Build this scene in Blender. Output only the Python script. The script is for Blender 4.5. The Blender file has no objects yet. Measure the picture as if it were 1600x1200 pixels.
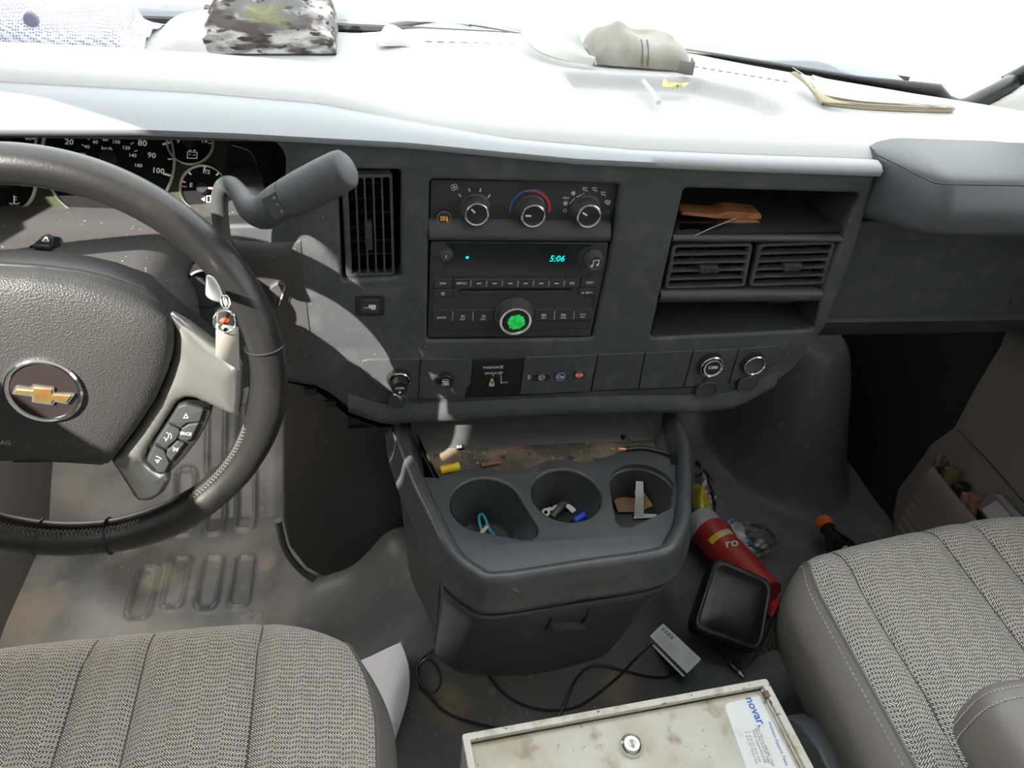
import bpy, bmesh, math, random
from math import sin, cos, pi, radians, sqrt, atan2, exp
from mathutils import Vector as Vec
random.seed(7)
SC = bpy.context.scene
COL = SC.collection

# ---------------------------------------------------------------- camera
CAM_P = Vec((0, 0, 1.25)); FPX = 1200.0
def cam_axes(yaw, pitch, roll):
    y, p, r = map(radians, (yaw, pitch, roll))
    f = Vec((sin(y)*cos(p), cos(y)*cos(p), -sin(p)))
    R = Vec((cos(y), -sin(y), 0)); U = R.cross(f)
    return R*cos(r)+U*sin(r), -R*sin(r)+U*cos(r), f
CR, CU, CD = cam_axes(13, 38, 6.5)
def ray(px, py): return CR*((px-800)/FPX)+CU*((600-py)/FPX)+CD
def onX(px, py, X): r = ray(px, py); return CAM_P+r*((X-CAM_P.x)/r.x)
def onY(px, py, Y): r = ray(px, py); return CAM_P+r*((Y-CAM_P.y)/r.y)
def onZ(px, py, Z): r = ray(px, py); return CAM_P+r*((Z-CAM_P.z)/r.z)
def onPl(px, py, O, N): r = ray(px, py); return CAM_P+r*((Vec(O)-CAM_P).dot(N)/r.dot(N))
def dist_at(px, py, d): return CAM_P+ray(px, py)*d

def smooth(a, b, x):
    t = max(0.0, min(1.0, (x-a)/(b-a))) if a != b else float(x > a)
    return t*t*(3-2*t)

class Fr:
    """a local frame: origin O, axes U (right) V (up) N (out of the surface)"""
    def __init__(s, O, U, V):
        s.O = Vec(O); s.U = Vec(U).normalized(); s.V = Vec(V)
        s.V = (s.V-s.U*s.V.dot(s.U)).normalized(); s.N = s.U.cross(s.V)
    def pt(s, u, v, w=0): return s.O+s.U*u+s.V*v+s.N*w
    def px(s, x, y, w=0):
        p = onPl(x, y, s.O+s.N*w, s.N)-s.O
        return (p.dot(s.U), p.dot(s.V))
    def pxs(s, pts, w=0): return [s.px(x, y, w) for x, y in pts]
    def sc(s, x, y, w=0):
        a = Vec(s.px(x-5, y, w)); b = Vec(s.px(x+5, y, w)); return (b-a).length/10
    def ang(s, a, b, w=0):
        p = s.px(*a, w); q = s.px(*b, w); return atan2(q[1]-p[1], q[0]-p[0])
    def sub(s, u, v, w=0, rot=0):
        return Fr(s.pt(u, v, w), s.U*cos(rot)+s.V*sin(rot), s.V*cos(rot)-s.U*sin(rot))
FACE = Fr((0, .8, 0), (1, 0, 0), (0, 0, 1))
def flat(z): return Fr((0, 0, z), (1, 0, 0), (0, 1, 0))
def frN(O, N, up=(0, 0, 1)):
    N = Vec(N).normalized(); U = Vec(up).cross(N).normalized()
    return Fr(O, U, N.cross(U))

def area(p): return sum(p[i-1][0]*p[i][1]-p[i][0]*p[i-1][1] for i in range(len(p)))/2
def ccw(p): return list(p) if area(p) > 0 else list(p)[::-1]
def inset(p, d):
    n = len(p); o = []
    for i in range(n):
        a, b, c = Vec(p[i-1]), Vec(p[i]), Vec(p[(i+1) % n])
        e = (b-a); f = (c-b)
        e = e.normalized() if e.length > 1e-9 else f.normalized()
        f = f.normalized() if f.length > 1e-9 else e
        n1 = Vec((-e.y, e.x)); n2 = Vec((-f.y, f.x)); m = n1+n2
        k = max(.35, m.dot(n1)) if m.length > 1e-6 else 1
        o.append(tuple(b+m*(d/k)))
    return o
def rnd(poly, r, k=5):
    """round the corners of a polygon; r a number or one per corner"""
    n = len(poly); o = []
    for i in range(n):
        a, b, c = Vec(poly[i-1]), Vec(poly[i]), Vec(poly[(i+1) % n])
        ri = r[i] if isinstance(r, (list, tuple)) else r
        d1, d2 = a-b, c-b
        q = min(ri, d1.length*.48, d2.length*.48)
        if q < 1e-6: o.append(tuple(b)); continue
        p, s = b+d1.normalized()*q, b+d2.normalized()*q
        for j in range(k+1):
            t = j/k; o.append(tuple(p*(1-t)**2+b*(2*t*(1-t))+s*t*t))
    return o
def rect(u0, v0, u1, v1): return [(u0, v0), (u1, v0), (u1, v1), (u0, v1)]
def circ(u, v, r, n=28, ry=None): return [(u+r*cos(2*pi*i/n), v+(ry or r)*sin(2*pi*i/n)) for i in range(n)]
def cr(pts, n, closed=False):
    P = [Vec(p) for p in pts]; m = len(P); o = []
    if m == 2: return [P[0].lerp(P[1], i/(n-1)) for i in range(n)]
    seg = m if closed else m-1
    for i in range(n):
        t = i/n*seg if closed else i/(n-1)*seg
        k = min(int(t), seg-1); f = t-k
        g = (lambda j: P[j % m]) if closed else (lambda j: P[max(0, min(m-1, j))])
        a, b, c, d = g(k-1), g(k), g(k+1), g(k+2)
        o.append(b*1.0+(c-a)*(.5*f)+(a*2-b*5+c*4-d)*(.5*f*f)+(b*3-a-c*3+d)*(.5*f**3))
    return o
def lin(pts, n):
    P = [Vec(p) for p in pts]; L = [0]
    for a, b in zip(P, P[1:]): L.append(L[-1]+(b-a).length)
    o = []
    for i in range(n):
        t = L[-1]*i/(n-1); k = 0
        while k < len(P)-2 and L[k+1] < t: k += 1
        o.append(P[k].lerp(P[k+1], (t-L[k])/max(1e-9, L[k+1]-L[k])))
    return o

WORLD = {}
class MB:
    def __init__(s): s.v = []; s.f = []; s.m = []; s.weld = False
    def add(s, vs, fs, m=0):
        b = len(s.v); s.v += [tuple(v) for v in vs]
        for f in fs: s.f.append([b+i for i in f]); s.m.append(m)
        return s
    def prism(s, fr, poly, w0, w1, bev=0, m=0, mtop=None, back=True):
        p = ccw(poly); n = len(p)
        rings = [(p, w0)]
        if bev > 0: rings += [(p, w1-bev), (inset(p, bev*.35), w1-bev*.35), (inset(p, bev), w1)]
        else: rings += [(p, w1)]
        vs = [fr.pt(u, v, w) for q, w in rings for u, v in q]; fs = []
        for k in range(len(rings)-1):
            for i in range(n):
                j = (i+1) % n; fs.append([k*n+i, k*n+j, (k+1)*n+j, (k+1)*n+i])
        if back: fs.append(list(range(n))[::-1])
        s.add(vs, fs, m)
        b = (len(rings)-1)*n
        s.add(vs[b:], [list(range(n))], m if mtop is None else mtop)
        return s
    def ring(s, fr, outer, inner, w0, w1, m=0):
        n = len(outer); vs = []
        for q, w in ((outer, w0), (outer, w1), (inner, w1), (inner, w0)): vs += [fr.pt(u, v, w) for u, v in q]
        fs = []
        for k in range(4):
            for i in range(n):
                j = (i+1) % n; k2 = (k+1) % 4
                fs.append([k*n+i, k*n+j, k2*n+j, k2*n+i])
        return s.add(vs, fs, m)
    def lathe(s, fr, u, v, prof, n=32, m=0, cap0=False, cap1=False, ribs=0, ribd=0):
        vs = []
        for r, w in prof:
            for i in range(n):
                rr = r-(ribd if (ribs and i % 2) else 0)
                vs.append(fr.pt(u+rr*cos(2*pi*i/n), v+rr*sin(2*pi*i/n), w))
        fs = []
        for k in range(len(prof)-1):
            for i in range(n):
                j = (i+1) % n; fs.append([k*n+i, k*n+j, (k+1)*n+j, (k+1)*n+i])
        if cap0: fs.append(list(range(n))[::-1])
        if cap1: fs.append([(len(prof)-1)*n+i for i in range(n)])
        return s.add(vs, fs, m)
    def tube(s, pts, r, n=10, closed=False, m=0, sm=0, caps=True, flat_=None):
        if sm: 
            if isinstance(r, (list, tuple)):
                rr = [x[0] for x in cr([(q, 0, 0) for q in r], sm)]; r = rr
            pts = cr(pts, sm, closed)
        P = [Vec(p) for p in pts]; k = len(P)
        R = r if isinstance(r, (list, tuple)) else [r]*k
        T = []
        for i in range(k):
            a = P[i-1] if (i > 0 or closed) else P[i]; b = P[(i+1) % k] if (i < k-1 or closed) else P[i]
            d = b-a; T.append(d.normalized() if d.length > 1e-9 else Vec((0, 0, 1)))
        up = Vec((0, 0, 1)) if abs(T[0].z) < .9 else Vec((1, 0, 0))
        A = (up-T[0]*up.dot(T[0])).normalized(); vs = []
        for i in range(k):
            A = (A-T[i]*A.dot(T[i])).normalized(); B = T[i].cross(A)
            for j in range(n):
                a = 2*pi*j/n
                vs.append(P[i]+A*(R[i]*cos(a)*(flat_ or 1))+B*(R[i]*sin(a)))
        fs = []
        for i in range(k if closed else k-1):
            i2 = (i+1) % k
            for j in range(n):
                j2 = (j+1) % n; fs.append([i*n+j, i*n+j2, i2*n+j2, i2*n+j])
        if caps and not closed: fs += [list(range(n))[::-1], [(k-1)*n+j for j in range(n)]]
        return s.add(vs, fs, m)
    def loft(s, rows, closed=False, m=0, cap0=False, cap1=False):
        n = len(rows[0]); vs = [p for r in rows for p in r]; fs = []
        for i in range(len(rows)-1):
            for j in range(n if closed else n-1):
                j2 = (j+1) % n; fs.append([i*n+j, i*n+j2, (i+1)*n+j2, (i+1)*n+j])
        if cap0: fs.append(list(range(n))[::-1])
        if cap1: fs.append([(len(rows)-1)*n+j for j in range(n)])
        return s.add(vs, fs, m)
    def surf(s, rows, nu, nv, m=0):
        """smooth patch through rows of control points"""
        R = [cr(r, nu) for r in rows]
        cols = [cr([r[i] for r in R], nv) for i in range(nu)]
        return s.loft([[cols[i][j] for i in range(nu)] for j in range(nv)], m=m)
    def plate(s, fr, outer, holes, w0, w1, bev=0, m=0, res=2):
        cu = bpy.data.curves.new('t', 'CURVE'); cu.dimensions = '2D'; cu.fill_mode = 'BOTH'
        for q in [outer]+list(holes):
            sp = cu.splines.new('POLY'); sp.points.add(len(q)-1); sp.use_cyclic_u = True
            for i, (u, v) in enumerate(q): sp.points[i].co = (u, v, 0, 1)
        cu.extrude = max(1e-5, (w1-w0)/2-bev); cu.bevel_depth = bev; cu.bevel_resolution = res
        if bev: cu.offset = -bev
        s._curve(cu, lambda c: fr.pt(c.x, c.y, (w0+w1)/2+c.z), m); s.weld = True
        return s
    def _curve(s, cu, fn, m):
        o = bpy.data.objects.new('t', cu); COL.objects.link(o)
        dg = bpy.context.evaluated_depsgraph_get()
        me = bpy.data.meshes.new_from_object(o.evaluated_get(dg))
        s.add([fn(v.co) for v in me.vertices], [list(p.vertices) for p in me.polygons], m)
        bpy.data.objects.remove(o); bpy.data.curves.remove(cu); bpy.data.meshes.remove(me)
    def text(s, fr, t, u, v, h, w=0.0004, rot=0, m=0, sx=1.0, bold=0.0, align='CENTER', shear=0):
        cu = bpy.data.curves.new('t', 'FONT'); cu.body = t; cu.size = h/.72; cu.align_x = align; cu.align_y = 'CENTER'
        cu.resolution_u = 2; cu.offset = bold*h; cu.shear = shear
        c, q = cos(rot), sin(rot)
        s._curve(cu, lambda p: fr.pt(u+c*p.x*sx-q*p.y, v+q*p.x*sx+c*p.y, w), m)
        return s
    def ptext(s, fr, t, x, y, hpx, w=0.0004, rot=0, m=0, **k):
        u, v = fr.px(x, y, w); return s.text(fr, t, u, v, hpx*fr.sc(x, y, w), w, rot, m, **k)
    def stroke(s, fr, pts, wd, w=.0004, m=0, closed=False, h=0):
        P = [Vec(p) for p in pts]; k = len(P)
        for i in range(k if closed else k-1):
            a, b = P[i], P[(i+1) % k]; d = b-a
            if d.length < 1e-9: continue
            d.normalize(); nn = Vec((-d.y, d.x))*wd/2; a = a-d*wd*.3; b = b+d*wd*.3
            q = [a-nn, b-nn, b+nn, a+nn]
            if h: s.prism(fr, [tuple(x) for x in q], w, w+h, m=m)
            else: s.add([fr.pt(x.x, x.y, w) for x in q], [[0, 1, 2, 3]], m)
        return s
    def pstroke(s, fr, pts, wpx, w=.0004, m=0, closed=False, h=0):
        return s.stroke(fr, fr.pxs(pts, w), wpx*fr.sc(*pts[0], w), w, m, closed, h)
    def pillow(s, fr, poly, w0, rise, lam, step=.004, m=0, skirt=.01):
        from mathutils.geometry import delaunay_2d_cdt
        P = [Vec(p) for p in ccw(poly)]; n = len(P)
        def dist(q):
            d = 9; ins = False
            for i in range(n):
                a, b = P[i-1], P[i]; e = b-a; t = max(0, min(1, (q-a).dot(e)/max(1e-12, e.dot(e)))); d = min(d, (q-a-e*t).length)
                if (a.y > q.y) != (b.y > q.y) and q.x < (b.x-a.x)*(q.y-a.y)/(b.y-a.y)+a.x: ins = not ins
            return d if ins else -d
        x0, x1 = min(p.x for p in P), max(p.x for p in P); y0, y1 = min(p.y for p in P), max(p.y for p in P)
        I = []; y = y0
        while y < y1:
            x = x0
            while x < x1:
                q = Vec((x, y)); 
                if dist(q) > step*.45: I.append(q)
                x += step
            y += step
        V, _, Fc = delaunay_2d_cdt(P+I, [], [list(range(n))], 1, 1e-6)[:3]
        vs = []
        for q in V:
            d = max(0, dist(Vec(q))); t = min(1, d/lam); vs.append(fr.pt(q[0], q[1], w0+rise*sqrt(1-(1-t)**2)))
        s.add(vs, [list(f) for f in Fc], m)
        s.loft([[fr.pt(p.x, p.y, w) for p in P] for w in (w0, w0-skirt)], closed=True, m=m); s.weld = True
        return s
    def disc(s, fr, u, v, r, w, m=0, n=24):
        return s.add([fr.pt(*p, w) for p in circ(u, v, r, n)], [list(range(n))], m)
    def poly(s, fr, p, w, m=0): return s.add([fr.pt(u, v, w) for u, v in ccw(p)], [list(range(len(p)))], m)
    def build(s, name, mats, parent=None, sharp=38, label=None, bevel=0, sub=0, solid=0, recalc=True, kind=None):
        me = bpy.data.meshes.new(name)
        lo = [min(v[i] for v in s.v) for i in range(3)]; hi = [max(v[i] for v in s.v) for i in range(3)]
        org = Vec(((lo[0]+hi[0])/2, (lo[1]+hi[1])/2, (lo[2]+hi[2])/2 if parent else lo[2]))
        me.from_pydata([tuple(Vec(v)-org) for v in s.v], [], s.f)
        for M in (mats if isinstance(mats, (list, tuple)) else [mats]): me.materials.append(M)
        me.polygons.foreach_set('material_index', s.m)
        if recalc or s.weld:
            bm = bmesh.new(); bm.from_mesh(me)
            if s.weld: bmesh.ops.remove_doubles(bm, verts=bm.verts, dist=1e-6)
            if recalc: bmesh.ops.recalc_face_normals(bm, faces=bm.faces)
            bm.to_mesh(me); bm.free()
        me.update(); me.shade_smooth(); me.set_sharp_from_angle(angle=radians(sharp))
        o = bpy.data.objects.new(name, me); COL.objects.link(o)
        pw = WORLD[parent.name] if parent else Vec((0, 0, 0))
        o.location = org-pw; WORLD[o.name] = org
        if parent: o.parent = parent
        if label: o['label'] = label
        if kind: o['kind'] = kind
        if solid:
            md = o.modifiers.new('s', 'SOLIDIFY'); md.thickness = solid; md.offset = -1
        if bevel:
            md = o.modifiers.new('b', 'BEVEL'); md.width = bevel; md.segments = 2; md.limit_method = 'ANGLE'; md.angle_limit = radians(35)
        if sub:
            md = o.modifiers.new('u', 'SUBSURF'); md.levels = sub; md.render_levels = sub
        return o
def thing(name, label, cat, loc, group=None):
    o = bpy.data.objects.new(name, None); o.empty_display_size = .05; COL.objects.link(o)
    o.location = loc; WORLD[o.name] = Vec(loc); o['label'] = label; o['category'] = cat
    if group: o['group'] = group
    return o
def tag(o, label, cat, group=None, kind=None):
    o['label'] = label; o['category'] = cat
    if group: o['group'] = group
    if kind: o['kind'] = kind
    return o
def struct(o): o['kind'] = 'structure'; return o

# ---------------------------------------------------------------- materials
def mat(name, col, rough=.5, metal=0.0, spec=.5, bump=None, var=None, emit=None, alpha=1, trans=0, coat=0, sheen=0, vor=None, coords='Object', stretch=None):
    M = bpy.data.materials.new(name); M.use_nodes = True; N = M.node_tree.nodes; L = M.node_tree.links
    b = N['Principled BSDF']; c = tuple(col)+(1,) if len(col) == 3 else col
    b.inputs['Base Color'].default_value = c; b.inputs['Roughness'].default_value = rough
    b.inputs['Metallic'].default_value = metal; b.inputs['Specular IOR Level'].default_value = spec
    b.inputs['Alpha'].default_value = alpha; b.inputs['Transmission Weight'].default_value = trans
    b.inputs['Coat Weight'].default_value = coat; b.inputs['Sheen Weight'].default_value = sheen
    if emit: b.inputs['Emission Color'].default_value = tuple(emit[:3])+(1,); b.inputs['Emission Strength'].default_value = emit[3]
    tc = N.new('ShaderNodeTexCoord')
    if stretch:
        class T_: pass
        mp_ = N.new('ShaderNodeMapping'); mp_.inputs['Scale'].default_value = stretch[0]; mp_.inputs['Rotation'].default_value = stretch[1]; L.new(tc.outputs[coords], mp_.inputs[0]); t2 = T_(); t2.outputs = {coords: mp_.outputs[0]}; tc = t2
    if var:      # [(scale, colour, low, high, detail)] layers of noise over the base
        prev = None
        for sc_, c2, lo, hi, det in var:
            n = N.new('ShaderNodeTexNoise'); n.inputs['Scale'].default_value = sc_; n.inputs['Detail'].default_value = det
            L.new(tc.outputs[coords], n.inputs['Vector'])
            r = N.new('ShaderNodeMapRange'); r.inputs[1].default_value = lo; r.inputs[2].default_value = hi
            L.new(n.outputs['Fac'], r.inputs[0])
            x = N.new('ShaderNodeMix'); x.data_type = 'RGBA'
            L.new(r.outputs[0], x.inputs[0])
            if prev: L.new(prev, x.inputs[6])
            else: x.inputs[6].default_value = c
            x.inputs[7].default_value = tuple(c2)+(1,); prev = x.outputs[2]
        L.new(prev, b.inputs['Base Color'])
    if bump or vor:
        bp = N.new('ShaderNodeBump')
        if vor: t = N.new('ShaderNodeTexVoronoi'); sc_, st, ds = vor; t.feature = 'F1'; out = 'Distance'
        else: t = N.new('ShaderNodeTexNoise'); sc_, st, ds = bump; t.inputs['Detail'].default_value = 3; out = 'Fac'
        t.inputs['Scale'].default_value = sc_; L.new(tc.outputs[coords], t.inputs['Vector'])
        bp.inputs['Strength'].default_value = st; bp.inputs['Distance'].default_value = ds
        L.new(t.outputs[out], bp.inputs['Height']); L.new(bp.outputs[0], b.inputs['Normal'])
    return M
def weave(name, c1, c2, gap, sx, rot, rough=.9, soft=(60, (.2, .18, .15), .5, .8)):
    M = mat(name, c1, rough, spec=.2, sheen=.2); N = M.node_tree.nodes; L = M.node_tree.links; b = N['Principled BSDF']
    tc = [n for n in N if n.type == 'TEX_COORD'][0]
    mp = N.new('ShaderNodeMapping'); mp.inputs['Rotation'].default_value = (0, 0, rot); L.new(tc.outputs['Object'], mp.inputs[0])
    # herringbone: shear alternate bands
    sp = N.new('ShaderNodeSeparateXYZ'); L.new(mp.outputs[0], sp.inputs[0])
    pp = N.new('ShaderNodeMath'); pp.operation = 'PINGPONG'; L.new(sp.outputs[0], pp.inputs[0]); pp.inputs[1].default_value = .0135
    ad = N.new('ShaderNodeMath'); ad.operation = 'ADD'; L.new(sp.outputs[1], ad.inputs[0]); L.new(pp.outputs[0], ad.inputs[1])
    cb = N.new('ShaderNodeCombineXYZ'); L.new(sp.outputs[0], cb.inputs[0]); L.new(ad.outputs[0], cb.inputs[1])
    nz = N.new('ShaderNodeTexNoise'); nz.inputs['Scale'].default_value = 260; L.new(tc.outputs['Object'], nz.inputs['Vector'])
    mx = N.new('ShaderNodeVectorMath'); mx.operation = 'MULTIPLY_ADD'; L.new(nz.outputs['Color'], mx.inputs[0]); mx.inputs[1].default_value = (.0012, .0012, 0); L.new(cb.outputs[0], mx.inputs[2])
    br = N.new('ShaderNodeTexBrick'); br.inputs['Scale'].default_value = sx
    br.inputs['Color1'].default_value = c1+(1,); br.inputs['Color2'].default_value = c2+(1,); br.inputs['Mortar'].default_value = gap+(1,)
    br.inputs['Mortar Size'].default_value = .07; br.inputs['Mortar Smooth'].default_value = .6; br.inputs['Brick Width'].default_value = .5; br.inputs['Row Height'].default_value = .22
    L.new(mx.outputs[0], br.inputs['Vector'])
    n2 = N.new('ShaderNodeTexNoise'); n2.inputs['Scale'].default_value = 9; n2.inputs['Detail'].default_value = 4; L.new(tc.outputs['Object'], n2.inputs['Vector'])
    r = N.new('ShaderNodeMapRange'); r.inputs[1].default_value = soft[2]; r.inputs[2].default_value = soft[3]; r.inputs[4].default_value = .55; L.new(n2.outputs['Fac'], r.inputs[0])
    x = N.new('ShaderNodeMix'); x.data_type = 'RGBA'; L.new(r.outputs[0], x.inputs[0]); L.new(br.outputs['Color'], x.inputs[6]); x.inputs[7].default_value = soft[1]+(1,)
    L.new(x.outputs[2], b.inputs['Base Color'])
    bp = N.new('ShaderNodeBump'); bp.inputs['Strength'].default_value = .5; bp.inputs['Distance'].default_value = .001; bp.invert = True
    L.new(br.outputs['Fac'], bp.inputs['Height']); L.new(bp.outputs[0], b.inputs['Normal'])
    return M
def glass(name, tint=(.93, .97, .96), gl=.06, rough=.02):
    M = bpy.data.materials.new(name); M.use_nodes = True; N = M.node_tree.nodes; L = M.node_tree.links; N.clear()
    o = N.new('ShaderNodeOutputMaterial'); t = N.new('ShaderNodeBsdfTransparent'); t.inputs[0].default_value = tint+(1,)
    g = N.new('ShaderNodeBsdfGlossy'); g.inputs['Roughness'].default_value = rough
    x = N.new('ShaderNodeMixShader'); f = N.new('ShaderNodeFresnel'); f.inputs[0].default_value = 1.45
    mm = N.new('ShaderNodeMath'); mm.operation = 'MULTIPLY_ADD'; L.new(f.outputs[0], mm.inputs[0]); mm.inputs[1].default_value = gl*6; mm.inputs[2].default_value = gl*.3
    L.new(mm.outputs[0], x.inputs[0])
    L.new(t.outputs[0], x.inputs[1]); L.new(g.outputs[0], x.inputs[2]); L.new(x.outputs[0], o.inputs[0])
    return M

DUST = (.30, .27, .23)
m_dash = mat('dash_plastic', (.045, .048, .052), .55, spec=.35, bump=(900, .25, .0004), var=[(35, (.078, .078, .078), .5, .8, 3), (240, (.2, .19, .17), .735, .77, 2)])
m_dash2 = mat('dash_plastic_smooth', (.045, .046, .049), .45, spec=.35, bump=(900, .12, .0003))
m_brow = mat('brow_sky_glare', (.30, .315, .335), .40, spec=.5, bump=(900, .15, .0003))  # same dark plastic as the face, lightened to carry the sky glare
m_pad = mat('pad_plastic', (.46, .46, .45), .6, spec=.3, bump=(700, .25, .0005))
m_black = mat('black_plastic', (.012, .012, .013), .4, spec=.4)
m_deep = mat('deep_black', (.006, .006, .007), .7, spec=.2)
m_panelblk = mat('panel_black', (.030, .031, .033), .5, spec=.3, bump=(800, .1, .0003))
m_glossblk = mat('gloss_black', (.01, .012, .015), .12, spec=.5)
m_white = mat('print_white', (.75, .75, .72), .6)
m_grey = mat('print_grey', (.35, .35, .34), .6)
m_chrome = mat('chrome', (.8, .8, .8), .12, metal=1)
m_satin = mat('satin_silver', (.46, .455, .42), .27, metal=.85, bump=(500, .04, .0002))
m_red = mat('print_red', (.6, .03, .025), .5)
m_blue = mat('print_blue', (.03, .13, .32), .5)
m_orange = mat('print_orange', (.75, .32, .03), .5, emit=(.8, .3, .02, .3))
m_cyan = mat('led_cyan', (.0, .6, .6), .5, emit=(.0, .75, .75, .9))
m_green = mat('led_green', (.0, .45, .06), .5, emit=(.0, .5, .05, .35), var=[(160, (.05, .75, .15), .4, .62, 2)])
m_ledblue = mat('led_blue', (.05, .1, .9), .4, emit=(.1, .2, 1, 2))
m_leather = mat('wheel_leather', (.011, .0105, .010), .34, spec=.45, bump=(420, .3, .0005), var=[(22, (.024, .019, .016), .52, .75, 4)])
m_airbag = mat('airbag_skin', (.028, .027, .0265), .5, spec=.35, vor=(620, .55, .0008))
m_shroud = mat('column_plastic', (.045, .042, .041), .55, spec=.35, bump=(800, .2, .0004), var=[(260, (.35, .32, .29), .70, .75, 2)])
m_fabric = weave('seat_fabric', (.74, .68, .605), (.58, .53, .465), (.045, .04, .034), 84, 0.0, soft=(60, (.30, .27, .235), .5, .85))
m_fabric2 = weave('seat_fabric_passenger', (.78, .745, .68), (.62, .59, .535), (.045, .04, .036), 74, 0.12, soft=(60, (.3, .28, .25), .6, .95))
m_vinyl = mat('seat_vinyl', (.175, .158, .143), .48, spec=.4, bump=(500, .25, .0005))
m_vinyldk = mat('seat_vinyl_dark', (.10, .095, .085), .6, spec=.3, bump=(500, .25, .0005))
m_stitch = mat('stitch_thread', (.5, .47, .42), .8)
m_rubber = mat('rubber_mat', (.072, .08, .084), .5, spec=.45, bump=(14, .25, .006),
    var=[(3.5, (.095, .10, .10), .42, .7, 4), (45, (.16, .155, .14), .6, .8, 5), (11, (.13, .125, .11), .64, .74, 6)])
m_grit = mat('grit', (.33, .24, .14), .9, var=[(300, (.6, .5, .35), .5, .7, 2)])
m_cover = mat('engine_cover_plastic', (.040, .042, .045), .38, spec=.45, bump=(700, .2, .0004), var=[(30, (.055, .055, .055), .5, .75, 3), (190, (.22, .19, .15), .72, .77, 3)])
m_trayfl = mat('tray_dirt', (.045, .038, .03), .75, bump=(220, .6, .002), var=[(16, (.16, .115, .07), .42, .62, 6), (120, (.45, .38, .28), .66, .72, 3), (40, (.012, .01, .008), .6, .68, 3)])
m_door = mat('door_vinyl', (.15, .14, .13), .6, spec=.3, bump=(500, .3, .0006))
m_carpet = mat('dark_lining', (.02, .02, .021), .95, spec=.1, bump=(700, .5, .002))
m_beige = mat('pillar_trim', (.62, .61, .56), .6, bump=(600, .15, .0004))
m_shell = mat('cab_headliner', (.78, .77, .75), .8)
m_metalwhite = mat('painted_metal', (.56, .535, .46), .42, spec=.5, bump=(60, .12, .001),
    var=[(16, (.42, .36, .26), .42, .66, 8), (34, (.28, .20, .115), .56, .72, 8), (70, (.30, .20, .11), .67, .72, 6), (150, (.13, .08, .05), .71, .735, 4)])
m_rust = mat('rusty_edge', (.6, .57, .51), .4, var=[(50, (.42, .33, .24), .5, .7, 6), (120, (.10, .06, .045), .655, .69, 5)])
m_paper = mat('white_paper', (.78, .79, .84), .8, bump=(20, .15, .003))
m_label = mat('label_paper', (.74, .76, .75), .5, var=[(40, (.55, .56, .55), .6, .72, 5)])
m_lblblue = mat('label_blue', (.03, .12, .5), .6)
m_lbltext = mat('label_text', (.18, .19, .2), .7)
m_cable = mat('cable_black', (.012, .012, .014), .4)
m_glass = glass('windscreen_glass')
m_film = glass('clear_film', (.93, .95, .96), .22, .12)
# ================================================================ DASHBOARD
dash = thing('dashboard', 'dark grey plastic dashboard with pale top pad running the full width of the cab', 'dashboard', (.2, .85, .55))
EDGE = [(-.64, .87, .972), (-.5, .866, .973), (-.36, .865, .974), (-.285, .86, .974), (-.178, .86, .972), (-.048, .855, .967), (.054, .84, .9555), (.155, .83, .9445), (.30, .825, .937), (.44, .824, .9355), (.567, .824, .935), (.607, .822, .935), (.68, .812, .939), (.8, .80, .943), (1.1, .80, .943)]
BASE = [(-.64, 1.15), (-.5, 1.215), (-.334, 1.254), (-.047, 1.276), (.234, 1.28), (.40, 1.255), (.52, 1.21), (.69, 1.10), (.79, 1.035), (.86, 1.0), (.93, .965), (1.1, .90)]
def interp(T, x, k=1):
    for a, b in zip(T, T[1:]):
        if x <= b[0]: 
            t = (x-a[0])/(b[0]-a[0]); t = max(0, t); return a[k]+(b[k]-a[k])*t
    return T[-1][k]
_t = [onZ(885, 106, .945), onZ(1000, 113, .945), (onZ(1090, 118, .945)), onZ(1180, 143, .945), onZ(1240, 172, .945), onZ(1262, 195, .945)]
TRAY = [(p.x, p.y) for p in _t]
def padz(x, y):
    e = interp(EDGE, x, 2)
    l = e+.003*smooth(.87, .95, y); l = l+(.925-l)*smooth(.962, .985, y)
    r = e+(.946-e)*smooth(.81, .90, y)-(.010*smooth(.95, 1.2, y))
    k = smooth(-.02, .10, x); z = l*(1-k)+r*k
    if x > .2:
        yt = interp(TRAY, x); sl_ = (interp(TRAY, x+.006)-interp(TRAY, x-.006))/.012; yq = yt+(y-yt)/sqrt(1+sl_*sl_); a = smooth(.262, .285, x)*(1-smooth(.66, .69, x))
        n0 = .90+.05*smooth(.5, .66, x)
        z -= .02*a*smooth(n0, n0+.06, y)*(1-smooth(yt-.009, yt+.004, yq))
        z += .006*smooth(.62, .75, x)*smooth(1.0, .9, y)*0
    return z
b = MB(); rows = []
NX, NY = 340, 160
for j in range(NY):
    r = []
    for i in range(NX):
        x = -.64+1.74*i/(NX-1); y0 = interp(EDGE, x, 1); y1 = interp(BASE, x)
        t = (j/(NY-1))**1.25; y = y0+(y1-y0)*t
        z = padz(x, y)
        z -= .009*max(0, 1-(y-y0)/.022)**2+(.004 if j == 0 else 0)
        r.append((x, y, z))
    rows.append(r)
b.loft(rows); b.build('top_pad', m_pad, dash, sharp=60, label='pale grey padded top of the dashboard')
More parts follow.
